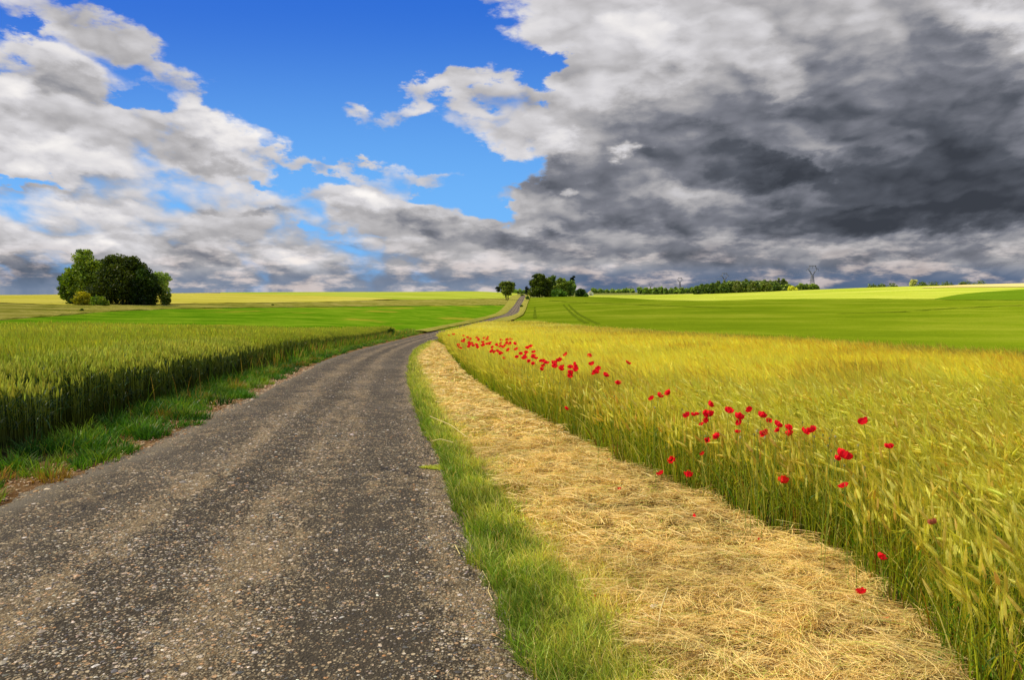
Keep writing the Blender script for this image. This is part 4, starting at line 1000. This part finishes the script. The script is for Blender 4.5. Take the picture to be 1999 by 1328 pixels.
# far wood right of the copse
WGp = 'trees of the distant wood'
k_ = 0
r2 = np.random.default_rng(5)
def far(u, v, D, hp, wp, c1, c2, n=900):
    global k_
    k_ += 1
    return tree('distant_tree', 'distant green tree in the long low wood on the right skyline', 'tree', u, v, D, hp, wp, c1, c2, n, .0, 'dome', 9, .0024 * D, seed=60 + k_, group=WGp, trunk=False)
for u in np.arange(1160, 1244, 12):
    far(u, 570, 1150, r2.uniform(6, 11), r2.uniform(12, 19), sgc(86, 114, 40), sgc(150, 172, 70), 600)
for u in np.arange(1250, 1352, 10):
    far(u, 571, 900 + r2.uniform(-20, 60), r2.uniform(9, 15), r2.uniform(13, 20), sgc(70, 98, 30), sgc(140, 164, 60), 800)
for i, u in enumerate(np.arange(1360, 1520, 9)):
    h = 18 + 5 * math.sin((u - 1360) / 160 * 3.1)
    far(u, 571, 760 + (i % 3) * 16, h * r2.uniform(.92, 1.05), r2.uniform(22, 32), sgc(50, 74, 24) if u < 1420 or i % 3 else sgc(94, 100, 44), sgc(108, 126, 50), 1400)
for i, u in enumerate(np.arange(1400, 1535, 13)):
    far(u, 570, 850, 25 * r2.uniform(.9, 1.05), r2.uniform(18, 26), sgc(66, 84, 34), sgc(116, 128, 58), 1200)
for u in np.arange(1520, 1600, 9):
    far(u, 568, 830, r2.uniform(9, 14) * (1.25 if u < 1540 else 1), r2.uniform(12, 18), sgc(74, 100, 36), sgc(146, 160, 66), 800)
tree('bush', 'bright yellow-green bush at the foot of the distant wood', 'bush', 1545, 571, 780, 9, 20, sgc(168, 172, 40), sgc(214, 208, 72), 900, .0, 'dome', 8, 1.6, seed=130, trunk=False)
tree('hedge_tree', 'pale box-shaped clipped tree standing alone on the right skyline', 'tree', 1783, 560, 900, 14, 24, sgc(150, 156, 76), sgc(196, 196, 116), 1600, .0, 'block', 12, 1.5, seed=131, trunk=False)
for i, (u, hp, wp) in enumerate([(1703, 1.5, 20), (1721, 2.5, 16), (1742, .5, 22), (1800, 1.5, 22), (1822, 1, 26), (1848, .5, 22), (1878, 3, 12), (1888, .5, 24), (1912, 0, 26)]):
    tree('distant_hedge', 'low dark hedge on the right skyline around the pale box-shaped tree', 'hedge', u, 560, 930, hp + 3, wp + 6, sgc(70, 90, 40), sgc(120, 134, 60), 500, .0, 'dome', 6, 1.8, seed=140 + i, group='low hedges on the right skyline', trunk=False)
# tufts and shrubs along the bank on the left and by the hill road
for i, (u, v, D, hp, wp, lab) in enumerate([(158, 611, 118, 7, 9, 'dark little shrub on the dry bank in front of the left copse'),
                                         (532, 600, 180, 4, 6, 'tiny dark shrub on the dry bank left of centre'),
                                         (760, 650, 66, 20, 22, 'dark leafy shrub at the far corner of the wheat'),
                                         (1018, 604, 300, 7, 6, 'small green weed clump on the pale verge right of the hill road'),
                                         (1030, 586, 440, 9, 8, 'leafy shrub beside the top of the hill road')]):
    tree('shrub', lab, 'shrub', u, v, D, hp, wp, sgc(46, 74, 18), sgc(96, 120, 40), 700, .0, 'dome', 7, .006 * D ** .8, seed=160 + i, trunk=False)

# ------------------------------------------------------------------ white cottage beyond the copse
def box(acc, c, s, rz=0.0):
    v = np.array([[x, y, z] for x in (-.5, .5) for y in (-.5, .5) for z in (-.5, .5)]) * np.array(s)
    ca, sa = math.cos(rz), math.sin(rz); v = np.column_stack([v[:, 0] * ca - v[:, 1] * sa, v[:, 0] * sa + v[:, 1] * ca, v[:, 2]])
    acc.add(v + np.array(c), [[0, 1, 3, 2], [4, 6, 7, 5], [0, 4, 5, 1], [2, 3, 7, 6], [0, 2, 6, 4], [1, 5, 7, 3]])
def flat(name, col, rough_=.8):
    m, nt, o = newmat(name); f = noise(nt, geo_pos(nt), 2.0, 4)[0]
    bs = nt.nodes.new('ShaderNodeBsdfPrincipled'); bs.inputs['Roughness'].default_value = rough_
    put(nt, bs.inputs['Base Color'], mixc(nt, f, tuple(x * .85 for x in col), tuple(min(x * 1.12, .95) for x in col))); nt.links.new(bs.outputs[0], o.inputs[0]); return m
Dh = 720; hx = pdir(1153, 572)[0] * Dh; hz = float(zt(hx, Dh))
t = bpy.data.objects.new('cottage', None); scene.collection.objects.link(t); t.location = (hx, Dh, hz + .2)
tag(t, 'tiny white cottage with a pinkish roof beyond the right end of the hill copse', 'house')
a = Acc(); box(a, (0, 0, 1.4), (5, 6, 2.8)); a.add([(-2.5, -3, 2.8), (2.5, -3, 2.8), (0, -3, 4.6), (-2.5, 3, 2.8), (2.5, 3, 2.8), (0, 3, 4.6)], None, [[0, 1, 2], [4, 3, 5]])
link('wall', a.mesh('wall', flat('white_render', (.75, .7, .62))), t)
a = Acc(); a.add([(-2.8, -3.2, 2.65), (0, -3.2, 4.7), (0, 3.2, 4.7), (-2.8, 3.2, 2.65), (2.8, -3.2, 2.65), (2.8, 3.2, 2.65)], [[0, 1, 2, 3], [1, 4, 5, 2]])
link('roof', a.mesh('roof', flat('clay_roof', (.5, .33, .27))), t)
a = Acc(); box(a, (0, -3.03, 1.1), (1, .06, 2.0)); link('door', a.mesh('door', flat('brown_door', (.2, .12, .07))), t)

# ------------------------------------------------------------------ pylons and power lines
m_steel = flat('grey_steel', (.20, .21, .23), .5)
def bar(acc, a, b, r):
    tube(acc, [a, b], [r, r], 4)
def pylon(label, u, D, vtop, H=48.0):
    x = pdir(u, 572)[0] * D; ztop = CAMH + pdir(u, vtop)[1] * D
    t = bpy.data.objects.new('pylon', None); scene.collection.objects.link(t); t.location = (x, D, ztop - H)
    tag(t, label, 'pylon', 'electricity pylons along the far line')
    r = .22 + D * .00014
    a = Acc(); wst = H * .58; bw, tw = H * .095, H * .030
    lv = [0, .2, .4, .58, .74, .88, 1.0]
    P_ = lambda f, sx, sy: (sx * (bw + (tw - bw) * f), sy * (bw + (tw - bw) * f), wst * f)
    for sx in (-1, 1):
        for sy in (-1, 1): bar(a, P_(0, sx, sy), P_(1, sx, sy), r)
    for i in range(len(lv) - 1):
        for (p1, p2) in (((-1, -1), (1, -1)), ((-1, 1), (1, 1)), ((-1, -1), (-1, 1)), ((1, -1), (1, 1))):
            bar(a, P_(lv[i], *p1), P_(lv[i + 1], *p2), r * .6); bar(a, P_(lv[i], *p2), P_(lv[i + 1], *p1), r * .6)
    link('lattice_tower', a.mesh('lattice_tower', m_steel), t)
    a = Acc(); hw = H * .17; ym = H * .82; yt = H * 1.0; tp = H * .12
    for s_ in (-1, 1):
        for dy in (-tw, tw):
            bar(a, (s_ * tw, dy, wst), (s_ * hw, dy * .7, ym), r); bar(a, (s_ * hw, dy * .7, ym), (s_ * tp, dy * .6, yt - .6), r)
            bar(a, (s_ * tw * .2, dy, wst + .5), (s_ * hw * .6, dy * .7, wst + (ym - wst) * .75), r * .5)
        bar(a, (s_ * (tw + hw) / 2, 0, (wst + ym) / 2), (s_ * hw, 0, ym), r * .5)
    link('window_frame', a.mesh('window_frame', m_steel), t)
    a = Acc()
    for dy in (-.6, .6):
        bar(a, (-H * .17, dy, yt - .5), (H * .17, dy, yt - .5), r * .8); bar(a, (-H * .14, dy, yt - 2.2), (H * .14, dy, yt - 2.2), r * .5)
        for s_ in (-1, 1): bar(a, (s_ * hw, dy, ym), (s_ * H * .26, 0, ym + .8), r * .7); bar(a, (s_ * hw, dy, ym + 2.4), (s_ * H * .26, 0, ym + .9), r * .6)
    for k in range(8): bar(a, (-H * .14 + k * H * .035, 0, yt - .5), (-H * .14 + (k + 1) * H * .035, 0, yt - 2.2), r * .5)
    link('cross_arm', a.mesh('cross_arm', m_steel), t)
    for s_ in (-1, 0, 1):
        a = Acc(); zt_ = ym + .8 if s_ else yt - 2.2; tube(a, [(s_ * H * .26, 0, zt_), (s_ * H * .26, 0, zt_ - 4)], [.35, .35], 6); link('insulator', a.mesh('insulator', m_steel), t)
    zc_ = t.location.z
    return [(x + s_ * H * .26, D, zc_ + (ym + .8 if s_ else yt - 2.2) - 4) for s_ in (-1, 0, 1)]
pl = [pylon('nearest and largest steel pylon, above the right end of the distant wood', 1585, 1500, 518),
      pylon('second steel pylon, rising behind the middle of the distant wood', 1414, 2150, 533),
      pylon('third steel pylon, above the hedge left of the distant wood', 1327, 2900, 542),
      pylon('fourth faint steel pylon low on the skyline', 1270, 4000, 553),
      pylon('farthest and faintest steel pylon low on the skyline', 1231, 5200, 559.5)]
x0 = pdir(2150, 572)[0] * 760; nxt = [(x0 + s_ * 12, 760, CAMH + pdir(2150, 490)[1] * 760) for s_ in (-1, 0, 1)]
ch_ = [nxt] + pl
for i in range(len(ch_) - 1):
    for j in range(3):
        p0, p1 = np.array(ch_[i][j]), np.array(ch_[i + 1][j]); s = np.linspace(0, 1, 24)[:, None]
        pts = p0 * (1 - s) + p1 * s; pts[:, 2:] -= 4 * 12 * s * (1 - s)
        a = Acc(); rr = .045 * (1 - s[:, 0]) * (p0[1] / 700) + .045 * s[:, 0] * (p1[1] / 700); tube(a, pts, np.minimum(rr, .16), 4)
        tag(link('power_line', a.mesh('power_line', m_steel)), 'thin sagging power line strung between the far pylons', 'cable', 'power lines between the far pylons')

# ------------------------------------------------------------------ poppies
m_petal, nt, o = newmat('poppy_petal')
c = mixc(nt, noise(nt, geo_pos(nt), 60, 3)[0], (.84, .010, .030), (.95, .040, .045))
c = mixc(nt, 1.0, c, attr(nt), 'MULTIPLY')
d = nt.nodes.new('ShaderNodeBsdfDiffuse'); put(nt, d.inputs[0], c); tr_ = nt.nodes.new('ShaderNodeBsdfTranslucent'); put(nt, tr_.inputs[0], c)
mx = nt.nodes.new('ShaderNodeMixShader'); mx.inputs[0].default_value = .42
nt.links.new(d.outputs[0], mx.inputs[1]); nt.links.new(tr_.outputs[0], mx.inputs[2]); nt.links.new(mx.outputs[0], o.inputs[0])
m_stem = leafmat('poppy_stem', .2); m_seed = leafmat('poppy_seed_head', .0)
def petal_mesh(r, ang, cup, seed, tint=(1, 1, 1)):
    r_ = np.random.default_rng(seed); a = Acc(); n_, m_ = 6, 7; v = []
    for i in range(n_):
        s = i / (n_ - 1)
        for j in range(m_):
            q_ = (j / (m_ - 1) - .5) * 2; wd_ = (.25 + 1.0 * math.sin(min(1, s * 1.05) * 1.75)) * r * .62
            el = cup * s ** .8 + .35 * q_ * q_ * s; rad = s * r * (1 - .14 * q_ * q_)
            x, y, z = rad * math.cos(el) , q_ * wd_, rad * math.sin(el) + .10 * r * math.sin(5 * q_ + seed) * s * s + r_.normal(0, .03 * r) * s
            v.append((x * math.cos(ang) - y * math.sin(ang), x * math.sin(ang) + y * math.cos(ang), z))
    q_ = [[i * m_ + j, i * m_ + j + 1, (i + 1) * m_ + j + 1, (i + 1) * m_ + j] for i in range(n_ - 1) for j in range(m_ - 1)]
    a.add(v, q_, None, tint); return a
VARS = []
for k in range(6):
    cup = [.55, .85, 1.1, .7, .95, 1.25][k]
    VARS.append([petal_mesh(1.0, i * math.pi / 2 + k * .4, cup + (.18 if i % 2 else 0), k * 10 + i).mesh('petal', m_petal, True) for i in range(4)])
sh = Acc(); tube(sh, [(0, 0, 0), (0, 0, .10), (0, 0, .30), (0, 0, .36)], [.05, .16, .18, .10], 8, sgc(52, 62, 40)); SEED = sh.mesh('seed_head', m_seed, True)
def stem_mesh(h, lx, ly, seed):
    a = Acc(); s = np.linspace(0, 1, 6); r_ = np.random.default_rng(seed)
    pts = np.stack([lx * s ** 2 + r_.normal(0, .012) * np.sin(s * 3.1), ly * s ** 2 + r_.normal(0, .012) * np.sin(s * 3.1), h * s], -1)
    tube(a, pts, np.full(6, .0018), 4, sgc(140, 158, 56)); return a, pts[-1]
ECAT = 'poppy'
pop_n = 0
def poppy(u, v, px, h, label, group=None, parts=True, tint=None):
    """px = flower width in photo pixels, h = flower height above the ground"""
    global pop_n
    pop_n += 1; r_ = np.random.default_rng(1000 + pop_n)
    h = h * 1.04 + .015; x, y = hit(u, v, h)
    while h > .12 and x < float(bedge(y)) - .10:      # rooted in the crop, so the ones at its rim are shorter
        h -= .02; x, y = hit(u, v, h)
    z = float(zt(x, y)); rad = max(.026, min(px / F * y * .68, .08)); hh = h
    lx, ly = r_.uniform(-.06, .06), r_.uniform(-.05, .05)
    k = pop_n % 6; tilt = (r_.uniform(-.5, .5) + .5, r_.uniform(-.6, .6), r_.uniform(0, 6.28))     # most face the light and the road
    if parts:
        t = bpy.data.objects.new('poppy', None); scene.collection.objects.link(t); t.location = (x - lx, y - ly, z); tag(t, label, ECAT, group)
        a, tp = stem_mesh(hh, lx, ly, pop_n); link('stem', a.mesh('stem', m_stem, True), t)
        for me in VARS[k]:
            if tint is not None:
                me = me.copy(); cc = np.ones((len(me.vertices), 4), np.float32); cc[:, :3] = tint; me.color_attributes['Col'].data.foreach_set('color', cc.ravel())
            p_ = link('petal', me, t, tuple(tp)); p_.scale = (rad,) * 3; p_.rotation_euler = tilt
        s_ = link('seed_head', SEED, t, tuple(tp)); s_.scale = (rad,) * 3; s_.rotation_euler = tilt
    else:
        a, tp = stem_mesh(hh, lx, ly, pop_n); me = a.mesh('poppy', m_stem, True)
        from mathutils import Euler, Matrix
        M = np.array(Euler(tilt).to_matrix()); b = Acc(); b.v, b.q, b.t, b.c, b.n = a.v, a.q, a.t, a.c, a.n; ns = sum(len(q_) for q_ in a.q)
        for i in range(4):
            pa = petal_mesh(rad * 1.1, i * math.pi / 2 + pop_n, .9, pop_n * 4 + i); vv = pa.v[0] @ M.T + tp
            b.add(vv, pa.q[0], None, (1, 1, 1))
        me = b.mesh('poppy', m_stem, True); me.materials.append(m_petal)
        mi = np.zeros(len(me.polygons), np.int32); mi[ns:] = 1; me.polygons.foreach_set('material_index', mi)
        o_ = link('poppy', me, None, (x - lx, y - ly, z)); tag(o_, label, ECAT, group)
NEAR = [
 (1645, 895, 27, .66, 'biggest red poppy, standing over the middle of the right barley margin'),
 (1633, 898, 13, .64, 'small poppy touching the left side of the biggest poppy'),
 (1686, 827, 18, .74, 'lone red poppy standing highest among the right barley ears'),
 (1736, 876, 16, .70, 'lone red poppy right of and above the biggest poppy'),
 (1530, 943, 20, .50, 'ragged orange-red poppy with thin petals below the poppy row'),
 (1648, 952, 17, .52, 'drooping red poppy directly below the biggest poppy'),
 (1822, 1024, 16, .55, 'faded brick-red poppy half hidden among the barley ears at far right'),
 (1718, 1091, 17, .34, 'heart-shaped red poppy low against the dark barley stalks'),
 (1682, 1160, 18, .13, 'red poppy at the edge of the hay, lowest one still standing'),
 (1312, 900, 16, .36, 'upright red poppy low in the green margin above the hay'),
 (1345, 930, 17, .30, 'red poppy on a bare stem just above the hay edge'),
 (1290, 927, 14, .22, 'small red poppy lowest of the three beside the hay edge'),
 (1372, 888, 8, .45, 'tiny orange-red bud above the three poppies by the hay edge'),
 (1401, 855, 15, .62, 'crinkled red poppy below the tight cluster'),
 (1381, 862, 11, .60, 'small torn poppy left of the crinkled one below the cluster'),
 (1440, 846, 6, .66, 'tiny red bud under the double poppy'),
 (1385, 791, 14, .76, 'red poppy standing above the tight cluster'),
 (1342, 813, 13, .72, 'leftmost poppy of the tight cluster'),
 (1352, 812, 8, .72, 'narrow closed poppy second from left in the tight cluster'),
 (1360, 811, 9, .73, 'small half-open poppy in the left half of the tight cluster'),
 (1374, 810, 15, .74, 'wide poppy at the top middle of the tight cluster'),
 (1387, 813, 17, .73, 'largest poppy at the right of the tight cluster'),
 (1380, 823, 13, .71, 'poppy hanging at the bottom of the tight cluster'),
 (1370, 830, 8, .69, 'dark red bud below the tight cluster'),
 (1422, 806, 17, .74, 'single round red poppy between the tight cluster and the double poppy'),
 (1442, 818, 18, .73, 'upper bloom of the double poppy'),
 (1444, 828, 13, .71, 'lower bloom of the double poppy'),
 (1465, 803, 14, .75, 'red poppy standing alone above and right of the double poppy'),
 (1486, 815, 17, .74, 'red poppy starting the row that runs down to the right'),
 (1500, 823, 10, .73, 'thin side-on orange-red poppy second in the row'),
 (1516, 832, 16, .73, 'round red poppy third in the row'),
 (1520, 842, 6, .72, 'tiny bud under the third poppy of the row'),
 (1494, 850, 17, .66, 'red poppy hanging below the row'),
 (1538, 838, 14, .73, 'upper poppy of the touching pair in the middle of the row'),
 (1545, 849, 16, .71, 'lower poppy of the touching pair in the middle of the row'),
 (1570, 845, 15, .73, 'left poppy of the side-by-side pair ending the row'),
 (1586, 844, 18, .74, 'right poppy of the side-by-side pair ending the row'),
 (1207, 751, 12, .70, 'upright red poppy alone between the far drift and the three in a line'),
 (1273, 780, 11, .70, 'left poppy of the three in a line'),
 (1286, 775, 13, .72, 'middle poppy of the three in a line'),
 (1307, 770, 14, .74, 'right poppy of the three in a line'),
 (1225, 710, 10, .78, 'lone poppy standing farthest out in the golden barley'),
 (1105, 800, 9, .42, 'small poppy low in the green margin halfway along the hay'),
 (1151, 697, 10, .78, 'poppy standing above the right end of the far drift'),
 (1105, 694, 9, .78, 'poppy standing above the middle of the far drift'),
 (1181, 735, 12, .72, 'last and largest poppy at the right end of the far drift')]
for (u, v, px, h, lab) in NEAR:
    tn = None
    if 'orange' in lab: tn = (1, 1.8, .8)
    if 'faded' in lab: tn = (.55, 6, 2)
    poppy(u, v, px, h, lab, tint=tn)
ZF = """1018,377 1040,430 1047,428 900,380 880,398 910,408 925,411 878,433 877,455 825,398 812,410 808,352 775,370 770,380 772,393 705,385 690,355 705,356 720,365 728,368
655,338 637,320 640,297 620,260 598,270 635,372 632,330 610,355 590,300 588,318 570,338 578,335 585,330 555,308 527,279 530,330 488,215 468,217 467,240 490,241 516,243 477,282 452,258 425,219
427,240 425,258 442,336 428,302 420,308 400,247 404,288 387,295 372,265 365,285 362,293 346,242 343,200 337,215 318,206 308,232 336,244 357,237 302,255 283,218 272,203 275,213 268,250
240,245 247,255 222,235 225,250 237,240 232,211 208,202 180,225 190,217 175,228 182,190 150,262 148,250 165,272 215,262 275,265 262,248 310,247 395,250 432,262 412,296 1060,408 687,408 85,176 110,178 125,178"""
for s_ in ZF.split():
    a_, b_ = map(float, s_.split(',')); u, v = 850 + a_ / 3.332, 600 + b_ / 3.332
    if u < 880: poppy(u, v + 3, 3.6, .78, 'tiny red poppy at the very far tip of the barley beside the bend', 'poppies at the far tip of the barley', False)
    elif u < 985: poppy(u, v, 5.8, .80, 'small red poppy in the dense far drift near the bend of the road', 'poppies of the far drift near the bend', False)
    elif u < 1075: poppy(u, v, 7.2, .79, 'small red poppy in the middle stretch of the far drift', 'poppies in the middle of the far drift', False)
    else: poppy(u, v, 10, .76, 'red poppy in the nearer, looser end of the far drift', 'poppies at the near end of the far drift', False)
for (u, v, px, h, lab) in [(933, 702, 6, .25, 'small poppy low at the hay edge below the far drift'), (924, 723, 4.5, .15, 'left of two tiny poppies low at the hay edge'),
                           (935, 727, 4.5, .15, 'right of two tiny poppies low at the hay edge')]:
    poppy(u, v, px, h, lab, None, False)
# petals dropped on the hay
for i, (u, v, px, lab) in enumerate([(1352, 1010, 11, 'fallen red petal on the hay below the three low poppies'), (1482, 1057, 8, 'fallen petal on the hay near the barley edge, middle of three'),
        (1557, 1071, 9, 'dark red fallen petal on the hay at the barley edge'), (1728, 1208, 13, 'wide red petal fallen at the lower right end of the hay'),
        (1441, 1236, 9, 'red fallen petal in the lower middle of the hay'), (1188, 899, 7, 'fallen petal near the upper hay edge'), (1209, 958, 8, 'reddish fallen petal in the upper middle of the hay'),
        (1163, 1166, 6, 'faint fallen petal among the yellow verge grass'), (1300, 972, 6, 'tiny red petal on the hay under the barley margin'), (900, 746, 5, 'tiny petal on the far part of the hay')]):
    x, y = hit(u, v, .08); r = px / F * y * .6
    a = petal_mesh(r, i * 1.3, .35, 300 + i)
    o_ = link('fallen_petal', a.mesh('fallen_petal', m_petal, True), None, (x, y, float(zt(x, y)) + .085)); o_.rotation_euler = (.7, -.2, i); tag(o_, lab, 'petal')

# poppy seed capsules above the ears
m_pod = leafmat('seed_capsule', .1)
r3 = np.random.default_rng(9)
for i in range(26):
    u = r3.uniform(1080, 1760); v = 700 + (u - 1080) * .27 + r3.uniform(-6, 60); x, y = hit(u, v, .74)
    a, tp = stem_mesh(.74, r3.uniform(-.05, .05), 0, 70 + i); b = a; k = .0065
    tube(b, tp + np.array([(0, 0, 0), (0, 0, .4), (0, 0, 1.3), (0, 0, 1.9), (0, 0, 2.0)]) * .008, np.array([.25, .8, 1.0, .6, .9]) * k, 7, sgc(150, 152, 84) if i % 3 else sgc(200, 196, 140))
    tag(link('poppy_pod', b.mesh('poppy_pod', m_pod, True), None, (x, y, float(zt(x, y)))), 'green poppy seed capsule on a bare stalk above the barley margin', 'seed pod', 'poppy seed pods over the barley margin')

# ------------------------------------------------------------------ small things in the foreground
x, y = hit(1278, 1187, .07); a = Acc(); r4 = np.random.default_rng(3)
vv = []; ff = []
for i in range(7):
    th = math.pi * i / 6
    for j in range(10):
        ph = j * .6283; k = .020 * (1 + r4.normal(0, .08)); vv.append((k * 1.2 * math.sin(th) * math.cos(ph), k * math.sin(th) * math.sin(ph), k * .75 * math.cos(th)))
ff = [[i * 10 + j, i * 10 + (j + 1) % 10, (i + 1) * 10 + (j + 1) % 10, (i + 1) * 10 + j] for i in range(6) for j in range(10)]
a.add(vv, ff); tag(link('pale_stone', a.mesh('pale_stone', flat('pale_flint', (.62, .56, .44)), True), None, (x, y, float(zt(x, y)) + .075)), 'pale rounded flint lying on the hay beside the verge', 'stone')
m_stalk = leafmat('dry_stalk', .15)
def stalk(pts, r, label, name='straw_stalk', cat='straw', c=sgc(222, 204, 140)):
    P_ = [np.array([*hit(u, v, h), 0.0]) for (u, v, h) in pts]
    P_ = np.array([(p_[0], p_[1], float(zt(p_[0], p_[1])) + .03 + h) for p_, (u, v, h) in zip(P_, pts)])
    s = np.linspace(0, len(P_) - 1, 4 * len(P_)); Q_ = np.stack([np.interp(s, range(len(P_)), P_[:, i]) for i in range(3)], -1)
    a = Acc(); tube(a, Q_, np.full(len(Q_), r), 5, c); tag(link(name, a.mesh(name, m_stalk, True)), label, cat)
stalk([(888, 1073, .01), (898, 1092, .01)], .003, 'short straw lying on the asphalt near the right edge')
stalk([(942, 1125, .03), (956, 1150, .02), (953, 1165, .01), (960, 1180, .01)], .0022, 'curled dry stalk drooping from the verge onto the asphalt')
stalk([(1304, 1160, .16), (1290, 1200, .08), (1283, 1245, .05)], .003, 'pale straw sticking upright out of the hay')
stalk([(840, 818, .12), (880, 835, .16), (910, 858, .10)], .004, 'long pale grass stalk arching over the verge, upper')
stalk([(843, 867, .05), (860, 863, .12), (885, 870, .10)], .004, 'pale grass stalk bent towards the road, lower')
# broad green leaves at the foot of the barley
m_broad = leafmat('broad_leaf', .3, gloss=.05)
def weed(u, v, n_, r, label, c, h=.06):
    x, y = hit(u, v, h * .7); a = Acc(); r_ = np.random.default_rng(int(u))
    for i in range(n_):
        an = i * 2.4 + r_.uniform(-.3, .3); d_ = np.array([math.cos(an), math.sin(an), 0]); s_ = np.array([-d_[1], d_[0], 0]); rr = r * r_.uniform(.7, 1.2); hb = h * r_.uniform(.5, 1.2)
        b_ = d_ * rr * .3; tube(a, [(0, 0, 0), b_ * .5 + [0, 0, hb * .7], b_ + [0, 0, hb]], [.0015] * 3, 4, c * .8)
        prof = [(.0, .1), (.2, .62), (.45, .85), (.7, .7), (.9, .35), (1, .05)]; vv = []
        for (f_, w_) in prof:
            m_ = b_ + d_ * rr * f_ + np.array([0, 0, hb + .18 * rr * math.sin(f_ * 2.6) - .25 * rr * f_ * f_])
            vv += [m_ - s_ * w_ * rr * .45 + [0, 0, .10 * rr * w_], m_, m_ + s_ * w_ * rr * .45 + [0, 0, .10 * rr * w_]]
        q_ = []
        for k in range(5): q_ += [[k * 3, k * 3 + 1, k * 3 + 4, k * 3 + 3], [k * 3 + 1, k * 3 + 2, k * 3 + 5, k * 3 + 4]]
        a.add(vv, q_, None, cvar(c, 1, .12)[0])
    tag(link('broad_leaved_weed', a.mesh('broad_leaved_weed', m_broad, True), None, (x, y, float(zt(x, y)))), label, 'weed')
weed(1820, 1290, 7, .045, 'broad-leaved green weed at the foot of the barley, left of the other', sgc(70, 150, 30))
weed(1915, 1312, 6, .050, 'broad-leaved green weed nearest the lower right corner', sgc(76, 160, 34))
weed(1890, 1240, 6, .035, 'darker broad-leaved weed under the barley stalks', sgc(50, 120, 34))
weed(1640, 1275, 5, .024, 'small light-green seedling growing through the hay, right one', sgc(120, 170, 40), .05)
weed(1488, 1322, 4, .020, 'small light-green seedling at the bottom of the hay', sgc(120, 170, 40), .05)
